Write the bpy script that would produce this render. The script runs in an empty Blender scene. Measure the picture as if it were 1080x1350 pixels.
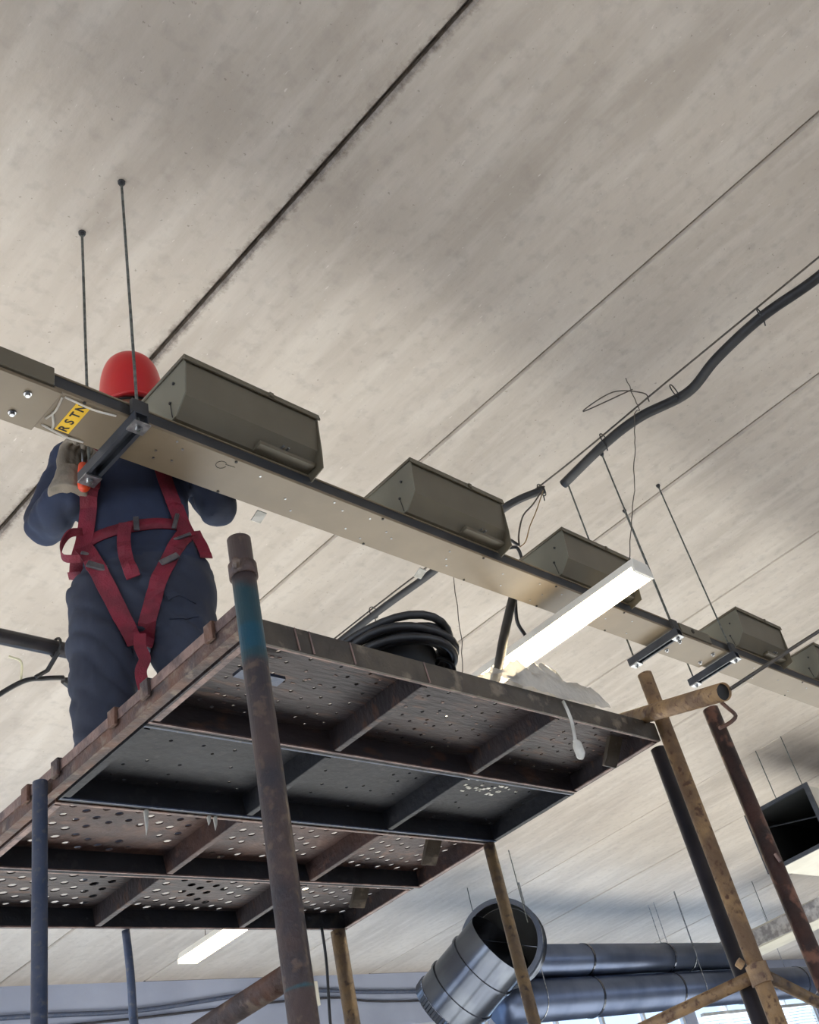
import bpy, bmesh, math, random
from mathutils import Vector, Matrix, noise
from mathutils.bvhtree import BVHTree
random.seed(7)
C = bpy.context.scene.collection
S = bpy.context.scene
Z0 = 1.6                      # eye height of the photographer; every z below is counted from the eye

# ------------------------------------------------------------------ camera
cam_d = bpy.data.cameras.new('camera'); cam = bpy.data.objects.new('camera', cam_d); C.objects.link(cam)
S.camera = cam
right = Vector((0.63765811, -0.7189429, -0.27661025))
up = -Vector((0.28805583, 0.55557869, -0.7799719))
back = -Vector((0.71443402, 0.41767621, 0.56136495))
M = Matrix((right, up, back)).transposed().to_4x4()
M.translation = Vector((0, 0, Z0))
cam.matrix_world = M
cam_d.sensor_width = 36; cam_d.sensor_fit = 'AUTO'
cam_d.lens = 1341.85/1350*36
cam_d.shift_x = -(722.8-540)/1350
cam_d.shift_y = (693.9-675)/1350
cam_d.clip_start = 0.02; cam_d.clip_end = 200

# ------------------------------------------------------------------ world and lights
w = bpy.data.worlds.new('world'); S.world = w; w.use_nodes = True
wn = w.node_tree.nodes; wl = w.node_tree.links
bg = wn['Background']; bg.inputs[0].default_value = (0.55, 0.74, 1.0, 1); bg.inputs[1].default_value = 1.7
def area(name, loc, rot, sx, sy, power, col):
    l = bpy.data.lights.new(name, 'AREA'); l.shape = 'RECTANGLE'; l.size = sx; l.size_y = sy
    l.energy = power; l.color = col
    o = bpy.data.objects.new(name, l); C.objects.link(o); o.location = loc; o.rotation_euler = rot
    return o
# daylight coming in through the window band of the far wall; near and left lamps are added fill
for i, x in enumerate((-0.5, 4.0, 8.5, 13.0, 17.5)):
    area('far_window_daylight', (x, 9.36, 2.9), (math.radians(-55), 0, 0), 4.2, 2.4, 4, (0.80, 0.90, 1.0))
for i, x in enumerate((-1.5, 3.0, 7.5, 12.0)):
    area('near_window_fill', (x, -5.86, 2.6), (math.radians(90), 0, 0), 4.0, 2.4, 34, (1.0, 0.86, 0.70))  # warm fill added behind the photographer, at unseen windows
for i, y in enumerate((-3.0, 2.0, 7.0)):
    area('left_window_fill', (-3.86, y, 2.6), (0, math.radians(-90), 0), 2.4, 3.6, 40, (1.0, 0.93, 0.86))  # more added fill, from unseen windows on the left
sun_d = bpy.data.lights.new('sun', 'SUN'); sun_d.energy = 50; sun_d.angle = math.radians(1.2); sun_d.color = (1.0, 0.96, 0.91)
sun = bpy.data.objects.new('sun', sun_d); C.objects.link(sun)
sun.rotation_euler = Vector((math.sin(math.radians(12))*math.cos(math.radians(32)), math.cos(math.radians(12))*math.cos(math.radians(32)), math.sin(math.radians(32)))).to_track_quat('Z', 'Y').to_euler()
S.view_settings.view_transform = 'Standard'; S.view_settings.look = 'None'
S.view_settings.exposure = 0.30; S.view_settings.gamma = 1.0; S.view_settings.use_curve_mapping = False

# ------------------------------------------------------------------ materials
def lin(c): return tuple((v/255/12.92 if v/255 <= 0.04045 else ((v/255+0.055)/1.055)**2.4) for v in c) + (1,)
def mat(name, c1, c2=None, scale=8, rough=0.6, metal=0.0, bump=0.0, bscale=40, stretch=(1, 1, 1), lo=0.4, hi=0.6, detail=6, emit=None, c3=None, s3=30):
    m = bpy.data.materials.new(name); m.use_nodes = True
    n = m.node_tree.nodes; l = m.node_tree.links; b = n['Principled BSDF']
    b.inputs['Roughness'].default_value = rough; b.inputs['Metallic'].default_value = metal
    tc = n.new('ShaderNodeTexCoord'); mp = n.new('ShaderNodeMapping'); l.new(tc.outputs['Object'], mp.inputs[0])
    mp.inputs['Scale'].default_value = stretch
    def nz(sc, dt=detail):
        t = n.new('ShaderNodeTexNoise'); t.inputs['Scale'].default_value = sc; t.inputs['Detail'].default_value = dt
        l.new(mp.outputs[0], t.inputs['Vector']); return t
    def ramp(src, a, bb):
        r = n.new('ShaderNodeMapRange'); r.inputs[1].default_value = a; r.inputs[2].default_value = bb
        l.new(src, r.inputs[0]); return r.outputs[0]
    def mix(f, a, bb):
        x = n.new('ShaderNodeMix'); x.data_type = 'RGBA'; l.new(f, x.inputs[0])
        for s_, v in ((6, a), (7, bb)):
            if isinstance(v, tuple): x.inputs[s_].default_value = v
            else: l.new(v, x.inputs[s_])
        return x.outputs[2]
    c2 = c2 or tuple(min(255, v*0.9) for v in c1)
    col = mix(ramp(nz(scale).outputs[0], lo, hi), lin(c1), lin(c2))
    if c3: col = mix(ramp(nz(s3).outputs[0], 0.56, 0.66), col, lin(c3))
    l.new(col, b.inputs['Base Color'])
    if bump:
        bp = n.new('ShaderNodeBump'); bp.inputs['Strength'].default_value = bump; bp.inputs['Distance'].default_value = 0.01
        l.new(nz(bscale).outputs[0], bp.inputs['Height']); l.new(bp.outputs[0], b.inputs['Normal'])
    if emit:
        b.inputs['Emission Color'].default_value = emit[0]; b.inputs['Emission Strength'].default_value = emit[1]
    return m

def concrete(name, seam_x=None):
    m = bpy.data.materials.new(name); m.use_nodes = True
    n = m.node_tree.nodes; l = m.node_tree.links; b = n['Principled BSDF']
    b.inputs['Roughness'].default_value = 0.45; b.inputs['Specular IOR Level'].default_value = 0.22
    g = n.new('ShaderNodeNewGeometry')
    def nz(sc, st=(1, 1, 1), dt=6, ro=0.55):
        mp = n.new('ShaderNodeMapping'); mp.inputs['Scale'].default_value = st; l.new(g.outputs['Position'], mp.inputs[0])
        t = n.new('ShaderNodeTexNoise'); t.inputs['Scale'].default_value = sc; t.inputs['Detail'].default_value = dt; t.inputs['Roughness'].default_value = ro
        l.new(mp.outputs[0], t.inputs['Vector']); return t.outputs[0]
    def rg(src, a, bb, c=0, d=1):
        r = n.new('ShaderNodeMapRange')
        for i_, v in ((1, a), (2, bb), (3, c), (4, d)): r.inputs[i_].default_value = v
        l.new(src, r.inputs[0]); return r.outputs[0]
    def mix(f, a, bb):
        x = n.new('ShaderNodeMix'); x.data_type = 'RGBA'; l.new(f, x.inputs[0])
        for s_, v in ((6, a), (7, bb)):
            if isinstance(v, tuple): x.inputs[s_].default_value = v
            else: l.new(v, x.inputs[s_])
        return x.outputs[2]
    def math_(op, a, bb):
        x = n.new('ShaderNodeMath'); x.operation = op
        for s_, v in ((0, a), (1, bb)):
            if isinstance(v, (int, float)): x.inputs[s_].default_value = v
            else: l.new(v, x.inputs[s_])
        return x.outputs[0]
    col = mix(rg(nz(1.1, (1.6, 0.5, 1)), 0.3, 0.7), lin((192, 182, 170)), lin((164, 154, 143)))
    col = mix(math_('MULTIPLY', rg(nz(5, (2.2, 0.35, 1)), 0.45, 0.7), 0.5), col, lin((202, 194, 184)))
    col = mix(math_('MULTIPLY', rg(nz(16), 0.52, 0.72), 0.4), col, lin((150, 141, 133)))
    col = mix(rg(nz(55, dt=3), 0.69, 0.73, 0, 0.6), col, lin((120, 112, 104)))
    col = mix(rg(nz(38, (3, .6, 1), dt=2), 0.73, 0.77, 0, 0.5), col, lin((222, 216, 208)))
    sx = n.new('ShaderNodeSeparateXYZ'); l.new(g.outputs['Position'], sx.inputs[0])
    # crumbly grime beside the joint between the first two slabs
    d = math_('ABSOLUTE', math_('SUBTRACT', sx.outputs[0], 1.685), 0)
    gr = rg(math_('ADD', d, math_('MULTIPLY', nz(24, (1, 1, 1), 8, 0.75), 0.10)), 0.050, 0.082, 1, 0)
    col = mix(math_('MULTIPLY', gr, 0.75), col, lin((78, 66, 56)))
    l.new(col, b.inputs['Base Color'])
    bp = n.new('ShaderNodeBump'); bp.inputs['Strength'].default_value = 0.35; bp.inputs['Distance'].default_value = 0.02
    h = math_('ADD', math_('MULTIPLY', nz(3, (2, .6, 1)), 1.0), math_('MULTIPLY', nz(34, dt=8), 0.18))
    l.new(h, bp.inputs['Height']); l.new(bp.outputs[0], b.inputs['Normal'])
    return m

m_conc = concrete('concrete_slab')
m_mortar = mat('dark_mortar', (62, 55, 50), (92, 82, 74), 20, 0.95)
m_floor = mat('floor_concrete', (194, 190, 184), (174, 170, 165), 2, 0.7)
m_wall = mat('haze_blue_wall', (158, 165, 184), (146, 153, 172), 1.2, 0.8, bump=0.1)  # bluish haze over the far wall is put into this base colour
m_frame = mat('window_frame_paint', (205, 208, 212), None, 5, 0.5)
m_glass = bpy.data.materials.new('window_glass'); m_glass.use_nodes = True
_n = m_glass.node_tree.nodes; _l = m_glass.node_tree.links; _n.remove(_n['Principled BSDF'])
_t = _n.new('ShaderNodeBsdfTransparent'); _t.inputs[0].default_value = (.93, .97, 1, 1); _g = _n.new('ShaderNodeBsdfGlossy'); _g.inputs['Roughness'].default_value = .03
_x = _n.new('ShaderNodeMixShader'); _x.inputs[0].default_value = .08; _l.new(_t.outputs[0], _x.inputs[1]); _l.new(_g.outputs[0], _x.inputs[2]); _l.new(_x.outputs[0], _n['Material Output'].inputs[0])
m_beige = mat('beige_powder_coat', (124, 110, 89), (118, 104, 84), 6, 0.42, 0.0, bump=0.02)
m_boxm = mat('grey_olive_powder_coat', (100, 93, 78), (94, 87, 72), 5, 0.4)
m_boxend = mat('grey_green_sheet', (118, 116, 102), (110, 108, 95), 5, 0.45)
m_dark = mat('dark_rail', (50, 51, 54), (42, 43, 46), 12, 0.5)
m_strut = mat('dark_strut', (62, 66, 74), (50, 54, 62), 14, 0.45, 0.3)
m_galv = mat('galvanised_steel', (176, 178, 180), (132, 134, 138), 40, 0.3, 0.9)
m_rod = mat('threaded_rod', (108, 112, 108), (76, 80, 78), 60, 0.5, 0.35, bump=0.4, bscale=300)
m_rust = mat('rusty_dark_steel', (70, 60, 60), (104, 74, 60), 16, 0.6, 0.1, 0.5, 60, c3=(120, 104, 92), s3=34)
m_deck = mat('dirty_deck_steel', (50, 46, 50), (64, 56, 58), 9, 0.55, 0.25, 0.4, 50, stretch=(.5, 2, 1), c3=(84, 64, 56), s3=26)
m_deck2 = mat('dark_blue_deck_steel', (22, 25, 33), (30, 33, 41), 7, 0.65, 0.1, 0.3, 50, c3=(42, 42, 47), s3=40)
m_deck3 = mat('rust_red_deck_steel', (58, 46, 48), (76, 55, 50), 12, 0.6, 0.15, 0.5, 50, c3=(92, 68, 60), s3=30)
m_lip = mat('worn_lip_steel', (136, 112, 104), (92, 76, 74), 24, 0.5, 0.25, 0.4, 70)
m_front = mat('weathered_front_flange', (86, 78, 68), (66, 60, 54), 10, 0.6, 0.2, 0.4, 40, c3=(124, 112, 98), s3=22)
m_yrust = mat('yellow_rusty_tube', (158, 128, 92), (120, 96, 74), 18, 0.55, 0.1, 0.5, 60, c3=(96, 70, 54), s3=60)
m_ochre = mat('ochre_worn_tube', (130, 108, 80), (104, 88, 74), 24, 0.5, 0.2, 0.5, 60, c3=(76, 64, 60), s3=50)
m_brown = mat('brown_black_tube', (52, 42, 42), (76, 54, 50), 14, 0.45, 0.3, 0.4, 50, c3=(128, 92, 78), s3=26)
m_blacktube = mat('black_tube', (42, 42, 48), (54, 52, 58), 12, 0.45, 0.3)
m_bluetube = mat('blue_grey_tube', (64, 76, 100), (78, 86, 106), 20, 0.5, 0.2, 0.3, 50, c3=(96, 98, 106), s3=90)
m_black = mat('black_rubber', (34, 35, 38), (26, 27, 30), 20, 0.45)
m_bucket = mat('black_bucket_plastic', (36, 40, 44), (30, 33, 38), 8, 0.35)
m_wire = mat('grey_wire', (86, 78, 68), (66, 62, 58), 30, 0.5)
m_film = mat('clear_film', (240, 236, 228), (225, 222, 215), 30, 0.15, bump=0.6, bscale=60)
_n = m_film.node_tree.nodes; _l = m_film.node_tree.links; _p = _n['Principled BSDF']
_t = _n.new('ShaderNodeBsdfTranslucent'); _t.inputs[0].default_value = (.95, .93, .88, 1); _r = _n.new('ShaderNodeBsdfTransparent')
_x = _n.new('ShaderNodeMixShader'); _x.inputs[0].default_value = .55; _y = _n.new('ShaderNodeMixShader'); _y.inputs[0].default_value = .22
_l.new(_p.outputs[0], _x.inputs[1]); _l.new(_t.outputs[0], _x.inputs[2]); _l.new(_x.outputs[0], _y.inputs[1]); _l.new(_r.outputs[0], _y.inputs[2]); _l.new(_y.outputs[0], _n['Material Output'].inputs[0])
m_wrap = mat('grubby_film', (205, 203, 196), (180, 178, 170), 30, 0.3)
m_navy = mat('navy_work_cloth', (32, 42, 66), (27, 35, 55), 7, 0.85, bump=0.25, bscale=14)
m_navy2 = mat('faded_trouser_cloth', (46, 52, 68), (38, 43, 58), 7, 0.85, bump=0.25, bscale=14)
m_skin = mat('skin', (188, 140, 116), (176, 126, 104), 8, 0.55)
m_hair = mat('dark_hair', (44, 36, 32), (34, 28, 25), 40, 0.7)
m_web = mat('maroon_webbing', (118, 20, 42), (98, 15, 34), 20, 0.7, bump=0.3, bscale=200)
m_buckle = mat('steel_buckle', (112, 108, 110), (84, 82, 86), 30, 0.4, 0.6)
m_helmet = mat('red_helmet_plastic', (190, 26, 32), (178, 22, 28), 4, 0.35)
m_glove = mat('grey_glove_cloth', (140, 130, 116), (116, 108, 96), 14, 0.85, bump=0.4, bscale=60)
m_orange = mat('orange_handle', (232, 78, 36), None, 4, 0.4)
m_yellow = mat('yellow_sticker', (236, 190, 30), (226, 180, 26), 10, 0.5)
m_ink = mat('ink_and_hole_black', (28, 26, 24), None, 4, 0.6)  # ink; also stands in for shade inside knockouts and tube bore
m_leather = mat('black_boot_leather', (36, 34, 34), None, 10, 0.5)
m_lamp = mat('lit_diffuser', (255, 244, 222), None, 2, 0.5, emit=((1.0, 0.80, 0.50, 1), 15.0))
m_lamph = mat('white_lamp_housing', (226, 222, 212), (216, 212, 203), 4, 0.4)
m_duct = mat('galvanised_duct', (100, 105, 114), (84, 89, 100), 3, 0.22, 0.95)
m_ductin = mat('galvanised_duct_inside', (96, 100, 108), None, 3, 0.3, 0.9)
m_ductmain = mat('dull_blue_grey_duct', (96, 106, 128), (80, 90, 112), 2, 0.35, 0.85, 0.2, 6)
m_ductdark = mat('duct_inner_shade', (40, 42, 42), (32, 34, 34), 4, 0.7)  # near-black colour stands in for shade deep inside the open ducts
m_cream = mat('cream_sheet_metal', (214, 210, 196), (202, 198, 184), 4, 0.5)
m_foil = mat('crinkled_foil', (200, 198, 196), (150, 146, 146), 14, 0.35, 0.6, 0.9, 16)
m_gland = mat('pale_cable_gland', (196, 190, 182), None, 4, 0.5)
# front post: brown above, turquoise paint in the upper third and a turquoise patch near the bottom
def post_paint():
    m = mat('brown_tube_turquoise_paint', (62, 60, 68), (84, 72, 72), 14, 0.45, 0.3, 0.4, 50, c3=(104, 90, 84), s3=60)
    n = m.node_tree.nodes; l = m.node_tree.links; b = n['Principled BSDF']
    src = b.inputs['Base Color'].links[0].from_socket
    g = n.new('ShaderNodeNewGeometry'); s = n.new('ShaderNodeSeparateXYZ'); l.new(g.outputs['Position'], s.inputs[0])
    t = n.new('ShaderNodeTexNoise'); t.inputs['Scale'].default_value = 9; t.inputs['Detail'].default_value = 6; l.new(g.outputs['Position'], t.inputs['Vector'])
    def band(zc, half, soft):
        a = n.new('ShaderNodeMath'); a.operation = 'SUBTRACT'; l.new(s.outputs[2], a.inputs[0]); a.inputs[1].default_value = zc
        c = n.new('ShaderNodeMath'); c.operation = 'ABSOLUTE'; l.new(a.outputs[0], c.inputs[0])
        d = n.new('ShaderNodeMath'); d.operation = 'MULTIPLY_ADD'; l.new(t.outputs[0], d.inputs[0]); d.inputs[1].default_value = soft; l.new(c.outputs[0], d.inputs[2])
        r = n.new('ShaderNodeMapRange'); r.inputs[1].default_value = half+soft*.42; r.inputs[2].default_value = half+soft*.6; r.inputs[3].default_value = 1; r.inputs[4].default_value = 0
        l.new(d.outputs[0], r.inputs[0]); return r.outputs[0]
    c = src
    for zc, half, soft, colr in ((Z0+0.855, 0.060, 0.10, (42, 76, 88)), (Z0+0.825, 0.016, 0.04, (28, 82, 104)), (Z0+0.332, 0.003, 0.035, (32, 110, 126))):
        x = n.new('ShaderNodeMix'); x.data_type = 'RGBA'; l.new(band(zc, half, soft), x.inputs[0]); l.new(c, x.inputs[6]); x.inputs[7].default_value = lin(colr); c = x.outputs[2]
    l.new(c, b.inputs['Base Color'])
    return m
m_post1 = post_paint()

# ------------------------------------------------------------------ helpers (coordinates: metres, z from the eye)
def V(*a): return Vector(a)
def obj(name, bm, m, parent=None, origin=None, smooth=False):
    org = V(0, 0, 0) if origin is None else Vector(origin)
    if parent is not None: org = Vector(parent['_o'])
    me = bpy.data.meshes.new(name)
    bmesh.ops.recalc_face_normals(bm, faces=bm.faces)
    for v in bm.verts: v.co -= org
    bm.to_mesh(me); bm.free()
    o = bpy.data.objects.new(name, me); C.objects.link(o)
    me.materials.append(m)
    if smooth:
        for p in me.polygons: p.use_smooth = True
    if parent is not None: o.parent = parent; o['_o'] = tuple(org)
    else: o.location = org + V(0, 0, Z0); o['_o'] = tuple(org)
    return o
def thing(name, label, cat, loc, group=None, rotz=0):
    o = bpy.data.objects.new(name, None); C.objects.link(o); o.empty_display_size = 0.1
    o.location = Vector(loc) + V(0, 0, Z0); o.rotation_euler = (0, 0, rotz); o['_o'] = tuple(loc)
    o['label'] = label; o['category'] = cat
    if group: o['group'] = group
    return o
def tag(o, label, cat, group=None):
    o['label'] = label; o['category'] = cat
    if group: o['group'] = group
    return o
def struct(o): o['kind'] = 'structure'; return o
def box(bm, a, b, bev=0.0):
    a = Vector(a); b = Vector(b)
    r = bmesh.ops.create_cube(bm, size=1.0)
    vs = r['verts']
    for v in vs:
        v.co = Vector(((a.x+b.x)/2 + v.co.x*(b.x-a.x), (a.y+b.y)/2 + v.co.y*(b.y-a.y), (a.z+b.z)/2 + v.co.z*(b.z-a.z)))
    if bev:
        es = list({e for v in vs for e in v.link_edges})
        bmesh.ops.bevel(bm, geom=es, offset=bev, segments=1, affect='EDGES')
def nb(): return bmesh.new()
def bx(a, b, bev=0.0):
    bm = nb(); box(bm, a, b, bev); return bm
def frame(d, ref=None):
    d = d.normalized(); r = ref or (V(0, 0, 1) if abs(d.z) < 0.9 else V(1, 0, 0))
    s = d.cross(r).normalized(); return s, s.cross(d).normalized()
def tube(bm, pts, r, seg=12, cap=True, rb=None):
    """tube along points; r is a number or list; rb the second radius of an ellipse"""
    pts = [Vector(p) for p in pts]; n = len(pts)
    rs = r if isinstance(r, (list, tuple)) else [r]*n
    rbs = rb if isinstance(rb, (list, tuple)) else ([rb]*n if rb else rs)
    rings = []; s = None
    for i, p in enumerate(pts):
        d = (pts[min(i+1, n-1)] - pts[max(i-1, 0)])
        if d.length < 1e-7: d = V(0, 0, 1)
        d.normalize()
        if s is None: s, t = frame(d)
        else:
            s = (s - d*s.dot(d)).normalized(); t = s.cross(d).normalized()
        rings.append([bm.verts.new(p + s*math.cos(2*math.pi*k/seg)*rs[i] + t*math.sin(2*math.pi*k/seg)*rbs[i]) for k in range(seg)])
    for a, b in zip(rings, rings[1:]):
        for k in range(seg): bm.faces.new((a[k], a[(k+1) % seg], b[(k+1) % seg], b[k]))
    if cap: bm.faces.new(rings[0]); bm.faces.new(rings[-1])
    return rings
def pipe(bm, p, q, ro, ri, seg=24):
    """hollow tube with open ends"""
    p = Vector(p); q = Vector(q); s, t = frame(q-p)
    R = []
    for c, r in ((p, ro), (q, ro), (q, ri), (p, ri)):
        R.append([bm.verts.new(c + (s*math.cos(2*math.pi*k/seg) + t*math.sin(2*math.pi*k/seg))*r) for k in range(seg)])
    for i in range(4):
        a, b = R[i], R[(i+1) % 4]
        for k in range(seg): bm.faces.new((a[k], a[(k+1) % seg], b[(k+1) % seg], b[k]))
def smooth_path(pts, n=8):
    pts = [Vector(p) for p in pts]; out = []
    P = [pts[0]*2-pts[1]] + pts + [pts[-1]*2-pts[-2]]
    for i in range(1, len(P)-2):
        a, b, c, d = P[i-1:i+3]
        for k in range(n):
            t = k/n
            out.append(0.5*((2*b) + (c-a)*t + (2*a-5*b+4*c-d)*t*t + (3*b-a-3*c+d)*t**3))
    out.append(pts[-1]); return out
def cable(name, pts, r, m, label=None, cat='cable', parent=None, group=None, seg=8, n=8, jitter=0):
    p = smooth_path(pts, n)
    if jitter: p = [q + V(random.uniform(-1, 1), random.uniform(-1, 1), 0)*jitter if 0 < i < len(p)-1 else q for i, q in enumerate(p)]
    bm = nb(); tube(bm, p, r, seg)
    o = obj(name, bm, m, parent, origin=p[0], smooth=True)
    if label: tag(o, label, cat, group)
    return o
def prism(bm, prof, x0, x1, axis='x'):
    """extrude a closed profile of (y,z) between x0 and x1"""
    a = [bm.verts.new((x0, y, z)) for y, z in prof]; b = [bm.verts.new((x1, y, z)) for y, z in prof]
    n = len(prof)
    for i in range(n): bm.faces.new((a[i], a[(i+1) % n], b[(i+1) % n], b[i]))
    bm.faces.new(a); bm.faces.new(b)
def disc_at(bm, c, d, r, h, seg=6):
    c = Vector(c); d = Vector(d); tube(bm, [c, c+d*h], r, seg)

H = 3.2
# ------------------------------------------------------------------ the hall
struct(obj('floor', bx((-4, -6, -1.75), (22, 9.6, -1.6)), m_floor))
ceil = struct(obj('ceiling', bx((-4, -6, H+0.03), (22, 9.6, H+0.3)), m_mortar))
seams = [-3.99, -2.5, -1.1, 0.29, 1.685, 3.055, 4.46, 5.86, 7.29, 8.74, 10.28, 11.9, 13.5, 15.1, 16.7, 18.3, 20.0, 21.99]
for k, (a, b) in enumerate(zip(seams, seams[1:])):
    g = 0.007
    bm = nb(); zz = H + (0.004 if k % 2 else 0.0)
    prism_pts = [(a+g, H+0.06), (a+g, zz+0.012), (a+g+0.008, zz), (b-g-0.008, zz), (b-g, zz+0.012), (b-g, H+0.06)]
    A = [bm.verts.new((x, -5.99, z)) for x, z in prism_pts]; B = [bm.verts.new((x, 9.45, z)) for x, z in prism_pts]
    for i in range(6): bm.faces.new((A[i], A[(i+1) % 6], B[(i+1) % 6], B[i]))
    bm.faces.new(A); bm.faces.new(B)
    obj('ceiling_slab', bm, m_conc, ceil)
def window_wall(name, axis, pos, thick, lo, hi, wins, z0, z1, sill_first=1):
    """wall at axis=pos with openings; bars, glass and louvres are children of each window"""
    def B(bm, u0, u1, za, zb, d0=0.0, d1=None):
        d1 = thick if d1 is None else d1
        if axis == 'y': box(bm, (u0, pos+d0, za), (u1, pos+d1, zb))
        else: box(bm, (pos+d0, u0, za), (pos+d1, u1, zb))
    bm = nb(); B(bm, lo, hi, -1.6, z0); B(bm, lo, hi, z1, H)
    ed = [lo] + [e for wdw in wins for e in wdw] + [hi]
    for i in range(0, len(ed), 2): B(bm, ed[i], ed[i+1], z0, z1)
    struct(obj(name, bm, m_wall))
    for i, (u0, u1) in enumerate(wins):
        bm = nb(); B(bm, u0, u1, z1-0.06, z1, 0.03*thick/abs(thick), thick*.6); B(bm, u0, u1, z0, z0+0.06, 0.03*thick/abs(thick), thick*.6)
        n = max(2, round((u1-u0)/1.1))
        for k in range(n+1):
            u = u0 + (u1-u0-0.06)*k/n; B(bm, u, u+0.06, z0+.06, z1-.06, 0.03*thick/abs(thick), thick*.6)
        w_ = struct(obj('window_%d' % (sill_first+i), bm, m_frame))
        bm = nb(); B(bm, u0+.01, u1-.01, z0+.05, z1-.05, thick*.68, thick*.7)
        obj('pane', bm, m_glass, w_)
FW = [(-2.6, 1.6), (1.9, 6.1), (6.4, 10.6), (10.9, 15.1), (15.4, 19.6)]
window_wall('wall_far', 'y', 9.45, 0.15, -4, 22, FW, 0.1, 2.62)
window_wall('wall_near', 'y', -5.85, -0.15, -4, 22, [(-3.5, .5), (1, 5), (5.5, 9.5), (10, 14)], -0.3, 2.2, 6)
window_wall('wall_left', 'x', -3.85, -0.15, -5.85, 9.45, [(-4.8, -1.2), (0.2, 3.8), (5.2, 8.8)], -0.3, 2.2, 10)
struct(obj('wall_right', bx((21.85, -5.85, -1.6), (22, 9.45, H)), m_wall))
# louvred blind seen low on the right of the far wall
bl = thing('window_blind', 'pale blue horizontal slat blind on the far wall window, bottom right of the photo', 'blind', (17.4, 9.40, 1.6))
obj('head_rail', bx((15.5, 9.37, 2.34), (19.3, 9.43, 2.39)), m_frame, bl)
for k in range(14):
    bm = nb(); prism(bm, [(9.385, 2.31-k*.05), (9.42, 2.30-k*.05), (9.42, 2.293-k*.05), (9.385, 2.303-k*.05)], 15.5, 19.3); obj('slat', bm, m_frame, bl)

# ------------------------------------------------------------------ busbar trunking
YB0, YB1, ZB = 1.822, 1.976, 2.112
bus = thing('busbar_trunking', 'long beige flat busbar trunking with dark side rails hung below the concrete ceiling', 'trunking', (3.0, 1.9, ZB))
secs = [(-1.5, 0.955), (0.965, 4.16), (4.17, 7.6)]
for a, b in secs:
    obj('bottom_plate', bx((a, YB0, ZB), (b, YB1, ZB+0.012), 0.002), m_beige, bus)
    obj('top_plate', bx((a, YB0, ZB+0.052), (b, YB1, ZB+0.058)), m_beige, bus)
    for y0, y1 in ((YB0+0.003, YB0+0.022), (YB1-0.022, YB1-0.003)):
        obj('side_rail', bx((a, y0, ZB+0.012), (b, y1, ZB+0.052)), m_dark, bus)
for a, b, bolts in ((-1.2, 0.985, True), (3.93, 4.33, True)):
    pl = obj('joint_cover', bx((a, YB0-0.004, ZB-0.012), (b, YB1+0.004, ZB-0.0005), 0.002), m_beige, bus)
    bm = nb()
    xs = (b-0.07,) if a < 0 else (a+0.05, b-0.05)
    for x in xs:
        for y in (1.86, 1.94):
            disc_at(bm, (x, y, ZB-0.012), (0, 0, -1), 0.010, 0.004, 10); disc_at(bm, (x, y, ZB-0.016), (0, 0, -1), 0.0065, 0.008, 6)
    obj('bolts', bm, m_galv, pl)['kind'] = 'stuff'
sc = obj('side_cover', bx((-1.2, YB0-0.012, ZB+0.0), (0.96, YB0+0.002, ZB+0.064), 0.002), m_boxm, bus)
obj('side_cover', bx((3.95, YB0-0.008, ZB+0.004), (4.22, YB0+0.002, ZB+0.060), 0.002), m_boxm, bus)
bm = nb(); disc_at(bm, (0.72, YB0-.012, ZB+.045), (0, -1, 0), .016, .003, 14); disc_at(bm, (4.06, YB0-.008, ZB+.035), (0, -1, 0), .012, .003, 10)
obj('knockout_hole_shade', bm, m_ink, bus)['kind'] = 'stuff'  # black discs stand in for the shade within the knockouts
bm = nb()
for x, y in [(1.33, 1.84), (1.36, 1.86), (1.31, 1.93), (1.30, 1.90), (1.36, 1.915), (1.75, 1.90), (1.80, 1.94), (1.95, 1.86), (2.02, 1.93), (2.06, 1.85), (2.1, 1.95), (2.16, 1.88), (2.2, 1.90),
             (1.62, 1.85), (1.9, 1.84), (2.45, 1.86), (2.5, 1.93), (2.47, 1.9), (2.75, 1.87), (2.8, 1.93), (2.95, 1.85), (3.0, 1.95), (3.02, 1.9), (3.1, 1.86), (3.45, 1.9), (3.6, 1.86), (3.66, 1.94), (4.7, 1.86), (4.8, 1.93), (5.0, 1.88), (5.2, 1.93), (5.3, 1.86)]:
    disc_at(bm, (x, y, ZB), (0, 0, -1), 0.0034, 0.002, 8)
obj('rivets', bm, m_galv, bus)['kind'] = 'stuff'
bm = nb()
for x in (1.05, 1.52, 2.1, 2.6, 3.03, 3.5, 4.75, 5.2):
    disc_at(bm, (x, YB0+0.008, ZB), (0, 0, -1), 0.0045, 0.003, 8); disc_at(bm, (x+0.03, YB1-0.008, ZB), (0, 0, -1), 0.0045, 0.003, 8)
obj('black_plugs', bm, m_ink, bus)['kind'] = 'stuff'
bm = nb(); tube(bm, [(1.49+.016*math.cos(t*.6), 1.862+.016*math.sin(t*.6), ZB-0.0006) for t in range(10)], 0.0009, 4); tube(bm, [(1.5, 1.855, ZB-.0006), (1.53, 1.852, ZB-.0006)], .0009, 4)
obj('pen_scribble', bm, m_ink, bus)
# plastic film left round the sticker
bm = nb()
for (x0, y0, x1, y1) in ((1.0, 1.835, 1.14, 1.832), (1.0, 1.955, 1.12, 1.965), (0.995, 1.84, 0.998, 1.93), (1.0, 1.9, 1.03, 1.96)):
    tube(bm, smooth_path([(x0, y0, ZB-.002), ((x0+x1)/2+.006, (y0+y1)/2+.004, ZB-.006), (x1, y1, ZB-.002)], 5), 0.003, 6)
obj('film_scraps', bm, m_film, bus)
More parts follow.
